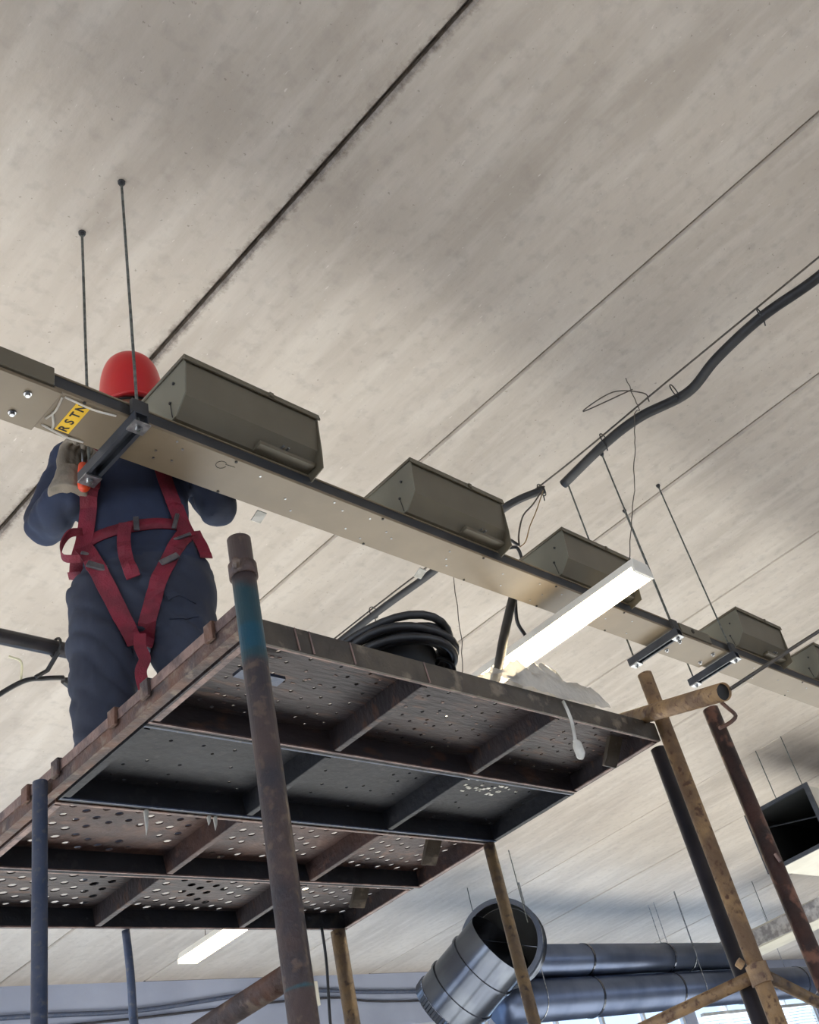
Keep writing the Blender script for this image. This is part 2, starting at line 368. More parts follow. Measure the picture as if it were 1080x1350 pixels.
# small paper tags hanging behind the trunking
for (x, y) in ((1.71, 1.99), (2.42, 1.99), (3.3, 1.99)):
    bm = nb(); prism(bm, [(y, ZB+.005), (y+.04, ZB-.01), (y+.036, ZB-.013), (y, ZB+.001)], x, x+.035); obj('film_flap', bm, m_wrap, bus)
st = obj('sticker', bx((1.035, 1.838, ZB-0.0012), (1.073, 1.955, ZB+0.0002)), m_yellow, bus)
# letters R S T N across the trunking
for ch, y in (('N', 1.852), ('T', 1.882), ('S', 1.912), ('R', 1.942)):
    fc = bpy.data.curves.new('t', 'FONT'); fc.body = ch; fc.size = 0.033; fc.align_x = 'CENTER'; fc.align_y = 'CENTER'; fc.extrude = 0.0003; fc.offset = 0.0008
    to = bpy.data.objects.new('t', fc); C.objects.link(to)
    bpy.context.view_layer.update()
    me = bpy.data.meshes.new_from_object(to.evaluated_get(bpy.context.evaluated_depsgraph_get())); bpy.data.objects.remove(to)
    # face down (mirror by turning over), reading from far to near edge
    R_ = Matrix(((0, -1, 0, 0), (-1, 0, 0, 0), (0, 0, -1, 0), (0, 0, 0, 1)))
    me.transform(R_); org = Vector(bus['_o'])
    me.transform(Matrix.Translation(V(1.054, y, ZB-0.0016) - org))
    lo_ = bpy.data.objects.new('letter', me); C.objects.link(lo_); lo_.parent = st; me.materials.clear(); me.materials.append(m_ink)

# tap-off boxes
def tapbox(x0, L, label):
    t = thing('tap_off_box', label, 'box', (x0+L/2, 1.88, ZB+0.058), 'sheet metal tap-off boxes along the busbar trunking')
    zt = 2.352; yn = 1.74; yf = 2.02
    prof = [(yn, zt), (yn+.018, 2.222), (1.812, ZB+0.06), (yf-.03, ZB+0.06), (yf, 2.222), (yf, zt)]
    bm = nb(); prism(bm, prof, x0+.004, x0+L-.004); obj('body', bm, m_boxm, t)
    endp = [(yn-.004, zt), (yn+.004, 2.215), (yn+.012, ZB+.035), (1.815, ZB+.022), (1.82, ZB+.0585), (yf-.02, ZB+.0585), (yf+.003, 2.222), (yf+.003, zt)]
    endl = [(yn-.004, zt), (yn+.012, 2.225), (1.805, ZB+.062), (yf-.03, ZB+.0585), (yf+.003, 2.222), (yf+.003, zt)]
    bm = nb(); prism(bm, endl, x0, x0+.004); e = obj('end_plate', bm, m_boxend, t)
    bm = nb(); disc_at(bm, (x0, yn+.06, 2.30), (-1, 0, 0), .005, .004, 6); disc_at(bm, (x0, yn+.085, 2.24), (-1, 0, 0), .005, .004, 6)
    tube(bm, [(x0-.001, yn+.085, 2.235), (x0-.001, yn+.08, 2.18)], .0015, 5)
    obj('screws', bm, m_dark, e)['kind'] = 'stuff'
    bm = nb(); prism(bm, endp, x0+L-.004, x0+L); obj('end_plate', bm, m_boxm, t)
    bm = nb(); box(bm, (x0-.006, yn-.010, zt), (x0+L+.006, yf+.008, zt+.012), .002)
    obj('lid', bm, m_boxm, t)
    obj('lid_lip', bx((x0-.006, yn-.010, zt-.010), (x0+L+.006, yn-.005, zt)), m_boxm, t)
    obj('clamp_plate', bx((x0+L*.55, 1.775, ZB+.057), (x0+L-.008, 1.815, ZB+.072), .002), m_boxm, t)
    bm = nb(); disc_at(bm, (x0+L*.72, 1.79, 2.19), (0, -1, 0), .004, .024, 6); disc_at(bm, (x0+L*.76, 1.79, 2.19), (0, -1, 0), .004, .024, 6)
    obj('rivets', bm, m_galv, t)['kind'] = 'stuff'
    obj('latch', bx((x0+L*.60, yn-.016, zt-.008), (x0+L*.63, yn-.008, zt+.008)), m_boxm, t)
    return t
tapbox(1.309, .485, 'largest grey-olive tap-off box on the trunking, nearest the red helmet')
tapbox(2.208, .485, 'second tap-off box from the worker, in front of the black cable conduit')
tapbox(3.069, .485, 'tap-off box partly hidden behind the glowing linear lamp')
tapbox(4.499, .480, 'small-looking tap-off box beyond the two close strut hangers at right')
tapbox(5.39, .485, 'tap-off box cut off by the right edge of the photo')

def hanger(x, label, wash):
    t = thing('strut_hanger', label, 'hanger', (x, 1.93, ZB-.04), 'trapeze hangers carrying the trunking')
    bm = nb(); zt = ZB-.0135 if x > 3.5 else ZB-.001; zb_ = zt-.036; h = .021; th = .004
    # C channel open downward
    prof = [(-h, zt), (h, zt), (h, zb_), (h-.010, zb_), (h-.010, zb_+th), (h-th, zb_+th), (h-th, zt-th), (-h+th, zt-th), (-h+th, zb_+th), (-h+.010, zb_+th), (-h+.010, zb_), (-h, zb_)]
    A = [bm.verts.new((x+p, 1.79, z)) for p, z in prof]; B = [bm.verts.new((x+p, 2.085, z)) for p, z in prof]
    for i in range(12): bm.faces.new((A[i], A[(i+1) % 12], B[(i+1) % 12], B[i]))
    bm.faces.new(A); bm.faces.new(B)
    obj('channel', bm, m_strut, t)
    for y in (1.808, 2.058):
        bm = nb(); tube(bm, [(x, y, zb_-.018), (x, y, H+0.02)], .0044, 8)
        r = obj('threaded_rod', bm, m_rod, t)
        bm = nb(); disc_at(bm, (x, y, H-.004), (0, 0, 1), .012, .01, 10); disc_at(bm, (x, y, H-.014), (0, 0, 1), .008, .01, 6); obj('ceiling_anchor', bm, m_dark, r)
        bm = nb(); box(bm, (x-.024, y-.022, zb_-.006), (x+.024, y+.022, zb_-.0005)); disc_at(bm, (x, y, zb_-.006), (0, 0, -1), .009, .009, 6); obj('washer_and_nut', bm, m_galv, r)
        bm = nb(); disc_at(bm, (x, y, zt+.0005), (0, 0, 1), .009, .009, 6); obj('nut', bm, m_galv, r)
    bm = nb(); box(bm, (x-.024, 1.792, zt+.0005), (x+.024, 1.806, zt+.05)); obj('side_clamp', bm, m_dark, t)
    return t
hanger(1.19, 'dark strut hanger on two threaded rods in front of the worker', 1)
hanger(3.865, 'strut hanger just right of the glowing lamp end', 0)
hanger(4.39, 'strut hanger beside the small tap-off box above the scaffold tube end', 0)

# ------------------------------------------------------------------ lamps
def lamp(x, y0, y1, z, label, wd=.125):
    t = thing('linear_lamp', label, 'lamp', (x, (y0+y1)/2, z), 'lit linear ceiling lamps')
    bm = nb(); prism_pts = [(-wd/2, 0.012), (-wd/2+.012, .05), (wd/2-.012, .05), (wd/2, .012)]
    A = [bm.verts.new((x+p, y0, z+q)) for p, q in prism_pts]; B = [bm.verts.new((x+p, y1, z+q)) for p, q in prism_pts]
    for i in range(4): bm.faces.new((A[i], A[(i+1) % 4], B[(i+1) % 4], B[i]))
    bm.faces.new(A); bm.faces.new(B); obj('housing', bm, m_lamph, t)
    obj('diffuser', bx((x-wd/2, y0+.012, z-.012), (x+wd/2, y1-.012, z+.0115), .004), m_lamp, t)
    for y in (y0, y1-.012): obj('end_cap', bx((x-wd/2-.002, y, z-.013), (x+wd/2+.002, y+.0115, z+.013)), m_lamph, t)
    return t
L1 = lamp(3.13, 1.49, 2.69, 1.99, 'glowing linear lamp nearest, crossing in front of the trunking')
def susp(pts, parent): return cable('suspension_wire', pts, .0022, m_wire, parent=parent, seg=5, jitter=.004)
susp([(3.14, 1.56, 2.04), (3.20, 1.47, 2.3), (3.2, 1.36, 2.53), (3.2, 1.28, 2.71), (3.47, 1.36, 2.95), (3.53, 1.38, H)], L1)
susp([(3.14, 2.62, 2.04), (3.2, 2.54, 2.16), (3.2, 2.45, 2.6), (3.24, 2.38, H)], L1)
L2 = lamp(3.66, 4.25, 5.45, 1.95, 'small far lit lamp seen under the scaffold deck')
susp([(3.66, 4.45, 2.0), (3.66, 4.45, H)], L2); susp([(3.66, 5.25, 2.0), (3.66, 5.25, H)], L2)

# ------------------------------------------------------------------ cables under the ceiling
c1 = cable('corrugated_conduit', [(3.47, -.6, 2.93), (3.50, 0.0, 2.95), (3.575, 0.39, 2.985), (3.53, .68, 2.97), (3.55, .95, 2.96), (3.60, 1.16, 2.95), (3.55, 1.40, 2.97), (3.56, 1.62, 2.985), (3.60, 1.94, 2.98)], .024, m_black,
      'thick black wavy conduit tied under a straight messenger wire, upper right', 'conduit', seg=12)
c2 = cable('corrugated_conduit', [(3.565, 2.03, 3.0), (3.50, 2.16, 3.0), (3.47, 2.28, 2.99), (3.50, 2.55, 2.99), (3.51, 2.83, 2.99), (3.47, 3.31, 2.98), (3.47, 4.4, 2.98)], .020, m_black,
      'black conduit passing behind the trunking towards the bucket', 'conduit', seg=12)
mw = cable('messenger_wire', [(3.50, -1.5, 3.03), (3.515, 0.34, 3.02), (3.53, 1.2, 3.02), (3.545, 2.04, 3.02), (3.47, 3.3, 3.02), (3.47, 6.5, 3.02)], .0045, m_wire,
      'taut thin wire running under the ceiling beside the black conduit', 'wire')
for y in (-1.4, 6.4):
    bm = nb(); tube(bm, [(3.5 if y < 0 else 3.47, y, 3.02), (3.5 if y < 0 else 3.47, y, H+.01)], .005, 6); obj('wire_anchor', bm, m_galv, mw)
for o_, ys in ((c1, ((3.53, .68, 2.985), (3.56, 1.2, 2.975), (3.55, 1.62, 3.0))), (c2, ((3.565, 2.05, 3.01), (3.50, 2.55, 3.005), (3.48, 3.25, 3.0)))):
    for p in ys:
        bm = nb()
        tube(bm, [Vector(p)+V(.03*math.cos(a*math.pi/8), 0, .036*math.sin(a*math.pi/8)+.0) for a in range(17)], .003, 5)
        tube(bm, [Vector(p)+V(0, 0, -.036), Vector(p)+V(.01, .01, -.06)], .003, 5); obj('cable_tie', bm, m_black, o_)
cable('tie_wire', [(3.42, 1.33, 3.02), (3.30, 1.55, 3.0), (3.36, 1.40, 3.03), (3.50, 1.32, 3.03), (3.55, 1.33, 3.01)], .003, m_wire, 'thin curled wire end sticking out above the wavy conduit', 'wire', seg=5)
hw = cable('drop_wire', [(3.57, 2.03, 3.02), (3.43, 2.04, 2.86), (3.305, 2.04, 2.737), (3.22, 2.04, 2.60), (3.19, 2.04, 2.52)], .0042, m_wire, 'doubled thin wire dropping from the conduit end to a black knot', 'wire', seg=5)
cable('second_strand', [(3.57, 2.03, 3.02), (3.45, 2.05, 2.83), (3.35, 2.05, 2.70), (3.27, 2.05, 2.58), (3.20, 2.045, 2.52)], .003, mat('copper_wire', (170, 140, 96), None, 9, .4), parent=hw, seg=5)
kb = cable('knotted_strap', [(3.19, 2.045, 2.53), (3.13, 2.04, 2.53), (3.10, 2.04, 2.48), (3.17, 2.04, 2.50), (3.19, 2.05, 2.44), (3.16, 2.05, 2.36), (3.17, 2.04, 2.43), (3.10, 2.05, 2.33), (3.08, 2.05, 2.26)], .008, m_black, 'black knotted strap hanging behind the trunking above the lamp', 'strap', seg=6)
cable('drop_cable', [(3.08, 2.05, 2.26), (3.03, 2.06, 2.18), (2.90, 2.06, 1.97), (2.775, 2.05, 1.77), (2.35, 1.83, 1.42), (1.85, 1.58, 1.06), (1.72, 1.52, .975), (1.62, 1.56, .972)], .019, m_black, 'stiff black cable slanting down from the trunking to the scaffold deck', 'cable', seg=10)
cable('thin_black_cable', [(3.06, 2.06, 2.20), (3.10, 2.11, 2.13), (3.17, 2.14, 2.08), (3.17, 2.20, 2.05), (3.14, 2.26, 2.043)], .008, m_black, 'thin black cable curving from under the trunking behind the lamp', 'cable', seg=6)
# left pipe with socket and cable
lp = thing('suspended_pipe', 'dark horizontal pipe behind the worker at the left edge', 'pipe', (1.0, 3.58, 2.6))
bm = nb(); tube(bm, [(-1.6, 3.55, 2.6), (2.25, 3.6, 2.6)], .033, 14); obj('pipe', bm, m_blacktube, lp, smooth=True)
for x in (-1.2, 1.72, 2.2):
    bm = nb(); tube(bm, [(x, 3.59, 2.62), (x, 3.59, H+.01)], .004, 6); obj('hanger_rod', bm, m_rod, lp) if x < 1 or x > 2 else bm.free()
bm = nb(); tube(bm, [V(1.9, 3.59, 2.6)+V(0, .04*math.cos(a), .04*math.sin(a)) for a in [i*math.pi/8 for i in range(17)]], .006, 6)
tube(bm, [(1.9, 3.57, 2.565), (1.88, 3.62, 2.5), (1.84, 3.64, 2.47)], .010, 6); obj('strap', bm, m_black, lp)
plg = cable('hanging_lead', [(1.98, 3.68, 2.52), (1.9, 3.68, 2.5), (1.80, 3.68, 2.46), (1.68, 3.75, 2.36), (1.56, 3.9, 2.22), (1.50, 4.1, 2.1), (1.3, 4.6, 2.0), (0.9, 5.2, 2.1), (.8, 5.5, H)], .011, m_black, 'black lead with a plug looping down from the pipe behind the worker', 'cable', seg=8)
bm = nb(); tube(bm, [(1.99, 3.70, 2.52), (2.03, 3.71, 2.52), (2.04, 3.71, 2.52), (2.16, 3.73, 2.53)], [.014, .026, .034, .034], 12); obj('plug', bm, m_black, plg)
bm = nb(); tube(bm, smooth_path([(1.80, 3.68, 2.47), (1.78, 3.64, 2.53), (1.74, 3.66, 2.56)], 5), .005, 6); obj('tape_end', bm, mat('pale_tape', (220, 214, 180), None, 4, .6), plg)

# ------------------------------------------------------------------ scaffold tubes
def post(name, x, y, z0, z1, r, m, label, cat='post', lean=(0, 0)):
    t = thing(name, label, cat, (x, y, z0), 'upright tubes of the scaffold')
    bm = nb(); pipe(bm, (x-lean[0], y-lean[1], z0), (x, y, z1), r, r*.82, 24); obj('tube', bm, m, t, smooth=False)
    if z0 < -1.5:
        obj('base_plate', bx((x-lean[0]-.06, y-lean[1]-.06, -1.6), (x-lean[0]+.06, y-lean[1]+.06, -1.592)), m_rust, t)
    return t
def shade(o):
    for c in o.children:
        if c.type == 'MESH' and len(c.data.polygons) > 60:
            for p in c.data.polygons: p.use_smooth = abs(p.normal.z) < .5
p1 = post('scaffold_post', .836, 1.026, -1.6, 1.012, .0182, m_post1, 'thick brown front post with turquoise paint standing proud of the deck corner')
bm = nb(); pipe(bm, (.836, 1.026, .938), (.836, 1.026, .962), .0215, .0185); tube(bm, [(.82, 1.02, .95), (.808, 1.005, .95)], .006, 8); obj('collar', bm, m_rust, p1)
shade(p1)
p2 = post('scaffold_post', .8605, 1.683, -1.6, .925, .0125, m_bluetube, 'thin blue-grey post at the left edge of the scaffold deck'); shade(p2)
p3 = post('scaffold_post', 2.066, 1.705, -1.6, .898, .0155, m_ochre, 'ochre post under the right edge of the deck, beside the big duct'); shade(p3)
p4 = post('scaffold_post', 2.030, 2.292, -1.6, .898, .021, m_ochre, 'ochre post under the rear right corner of the deck'); shade(p4)
p6 = post('scaffold_post', 2.120, 1.157, -1.6, .905, .018, m_blacktube, 'black post behind the rusty ones at the right deck corner'); shade(p6)
p7 = post('scaffold_post', 2.088, 1.100, -1.6, 1.078, .0185, m_yrust, 'yellow-rusty post with its top rising above the right deck corner'); shade(p7)
p8 = post('scaffold_post', 2.113, .981, -1.6, .918, .0195, m_brown, 'dark brown post farthest right, ending under the open tube'); shade(p8)
bm = nb(); tube(bm, [(2.10, .965, .55), (2.10, .96, .53)], .004, 6); obj('weld_mark', bm, m_lip, p8)
cp = cable('blue_conduit', [(1.385, 2.30, .90), (1.392, 2.30, .80), (1.40, 2.31, .70), (1.402, 2.31, .5), (1.402, 2.31, -1.6)], .0095, m_bluetube, 'thin bent blue conduit below the rear edge of the deck', 'conduit')
ht = thing('scaffold_tube', 'warm-lit open-ended tube lying across the right corner posts', 'tube', (2.08, 1.04, .95))
ta, tb = V(1.915, .843, .850), V(2.052, 1.135, .972)
td = (tb-ta)
bm = nb(); pipe(bm, ta, ta+td*1.75, .0205, .0187, 28); o = obj('tube', bm, m_yrust, ht)
for p in o.data.polygons: p.use_smooth = True
bm = nb(); tube(bm, [ta+td*.02, ta+td*.03], .0186, 20); obj('bore_shade', bm, m_ink, ht)  # black disc paints the shade inside the open tube
bm = nb(); tube(bm, smooth_path([ta+td*.08+V(.006, 0, -.02), ta+td*.08+V(.012, -.006, -.036), ta+td*.10+V(.036, -.01, -.052), ta+td*.14+V(.02, -.006, -.068), ta+td*.16+V(-.006, .004, -.078)], 4), .0045, 8); obj('hook', bm, m_rust, ht)
cable('guy_wire', [(1.92, .828, .850), (2.22, .66, .99), (3.0, .33, 1.34), (5.2, -.9, 2.3), (6.8, -1.8, H)], .0045, m_wire, 'thin dark cable running from the open tube end past the trunking', 'cable', seg=6)
b1 = thing('scaffold_brace', 'ochre ledger tube leaving the yellow-rusty post at lower right', 'tube', (2.09, 1.12, .345), 'horizontal ledger tubes')
bm = nb(); tube(bm, [(2.085, 1.12, .345), (2.066, 1.69, .340)], .0135, 16); obj('tube', bm, m_yrust, b1, smooth=True)
bm = nb(); pipe(bm, (2.088, 1.1, .325), (2.088, 1.1, .365), .0235, .0188); tube(bm, [(2.07, 1.12, .37), (2.062, 1.125, .38)], .01, 10); obj('coupler', bm, m_yrust, b1)
b2 = thing('scaffold_brace', 'pale rusty diagonal tube descending to the right from the lower coupler', 'tube', (2.11, 1.1, .33))
bm = nb(); tube(bm, [(2.108, 1.092, .335), (4.0, 1.09, -.30), (5.4, 1.09, -.77)], .0125, 16); obj('tube', bm, m_ochre, b2, smooth=True)
b3 = thing('scaffold_brace', 'rusty brown ledger tube behind the turquoise-painted post', 'tube', (.86, 1.3, .35))
bm = nb(); tube(bm, [(.850, 1.043, .36), (.862, 1.67, .355)], .0155, 16); obj('tube', bm, m_rust, b3, smooth=True)
cable('hanging_rope', [(1.955, 2.27, .90), (1.957, 2.275, .8), (1.94, 2.28, .6), (1.93, 2.28, .3)], .004, m_black, 'thin dark rope hanging beside the rear right post', 'rope', seg=6)

# ledger on the left carrying the plank hooks
lg = thing('deck_ledger', 'rusty brown angle ledger along the left edge of the deck', 'ledger', (.885, 1.7, .90))
bm = nb(); prism_pts = [(.874, .904), (.892, .904), (.892, .909), (.879, .909), (.879, .949), (.874, .949)]
prism_pts = [(.876, .903), (.896, .903), (.896, .948), (.876, .948)]
A = [bm.verts.new((x, 1.10, z)) for x, z in prism_pts]; B = [bm.verts.new((x, 2.34, z)) for x, z in prism_pts]
for i in range(4): bm.faces.new((A[i], A[(i+1) % 4], B[(i+1) % 4], B[i]))
bm.faces.new(A); bm.faces.new(B); obj('angle', bm, m_rust, lg)
bm = nb(); box(bm, (.8735, 1.10, .928), (.876, 2.34, .9475)); obj('raised_edge', bm, m_lip, lg)

# ------------------------------------------------------------------ perforated planks
ZD, ZF = .950, .900
def deck_holes(x0, x1, y0, y1, z, r, nx, ny, rmask, dens):
    bm = nb(); cw = (x1-x0)/nx; ch = (y1-y0)/ny; rnd = random.Random(int(y0*1000))
    grid = {}
    def gv(i, j):
        if (i, j) not in grid: grid[(i, j)] = bm.verts.new((x0+i*cw/2, y0+j*ch/2, z))
        return grid[(i, j)]
    for i in range(nx):
        for j in range(ny):
            ring = [gv(2*i, 2*j), gv(2*i+1, 2*j), gv(2*i+2, 2*j), gv(2*i+2, 2*j+1), gv(2*i+2, 2*j+2), gv(2*i+1, 2*j+2), gv(2*i, 2*j+2), gv(2*i, 2*j+1)]
            cx = x0+(i+.5)*cw; cy = y0+(j+.5+(.2 if i % 2 else -.2))*ch
            if any(abs(cx-q) < .03 for q in rmask) or rnd.random() > dens:
                bm.faces.new(ring); continue
            rr = r*rnd.uniform(.85, 1.1)
            hole = [bm.verts.new((cx+rr*math.cos(a), cy+rr*math.sin(a), z)) for a in [math.radians(225+45*k) for k in range(8)]]
            for k in range(8): bm.faces.new((ring[k], ring[(k+1) % 8], hole[(k+1) % 8], hole[k]))
    bmesh.ops.recalc_face_normals(bm, faces=bm.faces)
    g = bmesh.ops.extrude_face_region(bm, geom=list(bm.faces))
    for v in g['geom']:
        if isinstance(v, bmesh.types.BMVert): v.co.z += .003
    return bm
X0, X1 = .900, 2.085
ribs = (1.297, 1.692)
def plank(i, y0, y1, x1, mt, fl, lip, r, dens, label):
    t = thing('scaffold_plank', label, 'plank', ((X0+x1)/2, (y0+y1)/2, ZF), 'perforated steel planks of the deck')
    obj('deck', deck_holes(X0, x1, y0+.004, y1-.004, ZD-.003, r, 34, 7, ribs, dens), mt, t)
    for k, y in enumerate((y0, y1-.004)):
        obj('side_flange', bx((X0, y, ZF), (x1, y+.004, ZD-.003)), fl[k], t)
    bm = nb()
    obj('bottom_lip', bx((X0, y0+.0042, ZF), (x1, y0+.008, ZF+.003)), lip, t)
    obj('bottom_lip', bx((X0, y1-.008, ZF), (x1, y1-.0042, ZF+.003)), lip, t)
    for k, x in enumerate((X0, x1-.004)):
        obj('end_flange', bx((x, y0+.004, ZF+.0005), (x+.004, y1-.004, ZD-.003)), mt, t)
        obj('end_lip', bx((x+.004 if k == 0 else x-.012, y0+.014, ZF+.0003), (x+.016 if k == 0 else x, y1-.014, ZF+.0032)), m_lip if i != 1 else mt, t)
    for x in ribs:
        bm = nb()     # pressed cross rib, a web with a folded foot
        prism(bm, [(y0+.014, ZF+.001), (y0+.004, ZD-.0035), (y1-.004, ZD-.0035), (y1-.014, ZF+.001)], x-.0015, x+.0015)
        box(bm, (x, y0+.014, ZF+.0005), (x+.013, y1-.014, ZF+.0030))
        obj('rib', bm, mt, t)
    for y in (y0+.05, y1-.05):
        bm = nb(); box(bm, (.868, y-.011, ZD-.0015), (X0+.03, y+.011, ZD+.001)); box(bm, (.866, y-.011, .918), (.873, y+.011, ZD+.001), .001)
        obj('hook', bm, m_rust, t)
    bm = nb(); box(bm, (x1, y0+.10, ZF+.006), (x1+.014, y0+.13, ZF+.012)); box(bm, (x1, y1-.06, ZF+.006), (x1+.010, y1-.045, ZF+.012)); obj('end_tab', bm, m_rust, t)
    return t
k1 = plank(0, 1.118, 1.404, 2.078, m_deck, (m_front, m_deck), m_lip, .0042, .75, 'front perforated steel plank under bucket and plastic film')
k2 = plank(1, 1.406, 1.696, 2.080, m_deck2, (m_deck2, m_deck2), m_bluetube, .0040, .35, 'second plank from the front, dark blue-grey with few open holes')
k3 = plank(2, 1.703, 1.994, 2.080, m_deck3, (m_rust, m_deck2), m_lip, .0085, .8, 'third plank from the front, rust red with bright open holes')
k4 = plank(3, 1.996, 2.292, 2.060, m_deck, (m_deck2, m_deck2), m_lip, .0100, .95, 'rearmost plank with rows of large open holes')
# details: bent gussets, pale drips, welded plate
obj('weld_plate', bx((.96, 1.215, ZF+.012), (1.05, 1.24, ZF+.018)), m_bluetube, k1)
def gusset(x, y, p):
    bm = nb(); prism(bm, [(y, ZD-.004), (y+.03, ZF+.004), (y+.045, ZF-.012), (y+.05, ZF-.010), (y+.038, ZF+.008), (y+.012, ZD-.004)], x, x+.05); obj('bent_bracket', bm, m_front, p)
gusset(1.93, 1.78, k3); gusset(1.92, 2.06, k4); gusset(2.0, 1.2, k1)
for (x, y, L) in ((1.08, 1.705, .05), (1.22, 1.705, .018), (1.235, 1.705, .028)):
    bm = nb(); tube(bm, [(x, y, ZF+.002), (x, y, ZF-L*.5), (x-.002, y, ZF-L)], [.005, .0035, .0005], 6); obj('plaster_drip', bm, m_wrap, k3)
for x in (1.0, 1.03, 1.12, 1.30):
    bm = nb(); tube(bm, [(x, 1.1172, ZD-.004), (x+.004, 1.1166, ZF+.002)], .0018, 5); obj('plaster_drip', bm, m_lip, k1)
bm = nb()
for k in range(40):
    x = random.gauss(1.86, .05); y = random.gauss(1.50, .025); box(bm, (x, y, ZD-.0045), (x+random.uniform(.003, .012), y+random.uniform(.003, .008), ZD-.0031))
obj('plaster_splashes', bm, m_wrap, k2)['kind'] = 'stuff'
bm = nb()
for k in range(60):
    x = random.uniform(.95, 2.05); y = random.uniform(1.14, 1.38); box(bm, (x, y, ZD-.0042), (x+random.uniform(.003, .009), y+random.uniform(.002, .005), ZD-.0031))
obj('plaster_splashes', bm, m_lip, k1)['kind'] = 'stuff'

# ------------------------------------------------------------------ bucket with cable coil, plastic film
bc = V(1.49, 1.36, ZD+.003); BS = .64
bk = thing('bucket', 'black plastic bucket under a coil of cable on the deck front edge', 'bucket', bc)
bm = nb(); seg = 32; rings = []
for r, z in ((0.0, 0), (.105, 0), (.110, .004), (.135, .262), (.144, .264), (.144, .276), (.136, .278), (.131, .272), (.106, .012), (0.0, .01)):
    r *= BS; z *= BS
    rings.append([bm.verts.new(bc+V(r*math.cos(2*math.pi*k/seg), r*math.sin(2*math.pi*k/seg), z)) for k in range(seg)] if r else [bm.verts.new(bc+V(0, 0, z))])
for a, b in zip(rings, rings[1:]):
    for k in range(seg):
        q = [a[k % len(a)], a[(k+1) % len(a)], b[(k+1) % len(b)], b[k % len(b)]]; q = list(dict.fromkeys(q))
        if len(q) > 2: bm.faces.new(q)
obj('pail', bm, m_bucket, bk, smooth=True)
bm = nb(); tube(bm, smooth_path([bc+BS*V(.09, -.11, .255), bc+BS*V(.15, -.12, .235), bc+BS*V(.19, -.08, .20), bc+BS*V(.20, -.03, .16), bc+BS*V(.17, .0, .13), bc+BS*V(.13, .03, .14)], 6), .005, 8); obj('handle', bm, m_black, bk, smooth=True)
bm = nb(); box(bm, bc+V(.100, -.035, .10), bc+V(.138, .03, .20)); obj('pale_label', bm, m_wrap, bk) if False else bm.free()
pts = []
for k in range(7*28):
    a = 2*math.pi*k/28; lay = k/28
    rr = .121 + .013*math.sin(lay*2.1) + .004*math.sin(a*3+lay)
    pts.append(bc + V(.0+rr*math.cos(a), rr*math.sin(a), (.150 + .0085*lay) + .006*math.sin(a*2+lay*1.7)))
bm = nb(); tube(bm, pts, .0095, 8)
cc = obj('cable_coil', bm, m_black, origin=bc+V(0, 0, .165), smooth=True); tag(cc, 'coil of thick black cable piled over the rim of the black bucket', 'cable')
# crumpled film
def crumple(name, c, sx, sy, sz, m, seed, nx=26, ny=14, droop=None):
    bm = nb(); rows = []
    for i in range(nx+1):
        row = []
        for j in range(ny+1):
            u = i/nx-.5; v = j/ny-.5
            edge = max(0, 1-(2*u)**2)*max(0, 1-(2*v)**2)
            p = Vector((u*sx, v*sy*(1-.35*abs(u)), edge**.5*sz*(.5+noise.noise(V(u*6+seed, v*6, 0)))))
            p += Vector(noise.noise_vector(V(u*9+seed, v*9, 3)))*.010 + V(0, 0, abs(noise.noise(V(u*22, v*22, seed)))*.010)
            q = c+p
            if droop and q.y < 1.116: q.z -= (1.116-q.y)*droop; q.y = 1.116-(1.116-q.y)*.35-.004
            row.append(bm.verts.new(q))
        rows.append(row)
    for i in range(nx):
        for j in range(ny): bm.faces.new((rows[i][j], rows[i+1][j], rows[i+1][j+1], rows[i][j+1]))
    return bm
fc_ = V(1.70, 1.15, .968)
f1 = thing('plastic_film', 'crumpled clear plastic film lying over the deck front edge by the lamp', 'plastic film', fc_)
obj('sheet', crumple('sheet', fc_, .36, .15, .075, m_film, 3, droop=.9), m_film, f1, smooth=True)
bm = nb(); tube(bm, smooth_path([(1.70, 1.105, .93), (1.698, 1.10, .905), (1.70, 1.10, .88), (1.695, 1.10, .85), (1.69, 1.10, .83)], 6), [.004]*24+[.006], 6)
obj('twisted_tail', bm, m_wrap, f1, smooth=True)
bm = nb(); tube(bm, smooth_path([(1.69, 1.10, .835), (1.692, 1.10, .82), (1.694, 1.10, .80), (1.693, 1.10, .79)], 4), [.003, .006, .009, .011, .012, .012, .012, .012, .012, .011, .009, .007, .003], 8, rb=.004)
obj('tail_end', bm, m_wrap, f1, smooth=True)

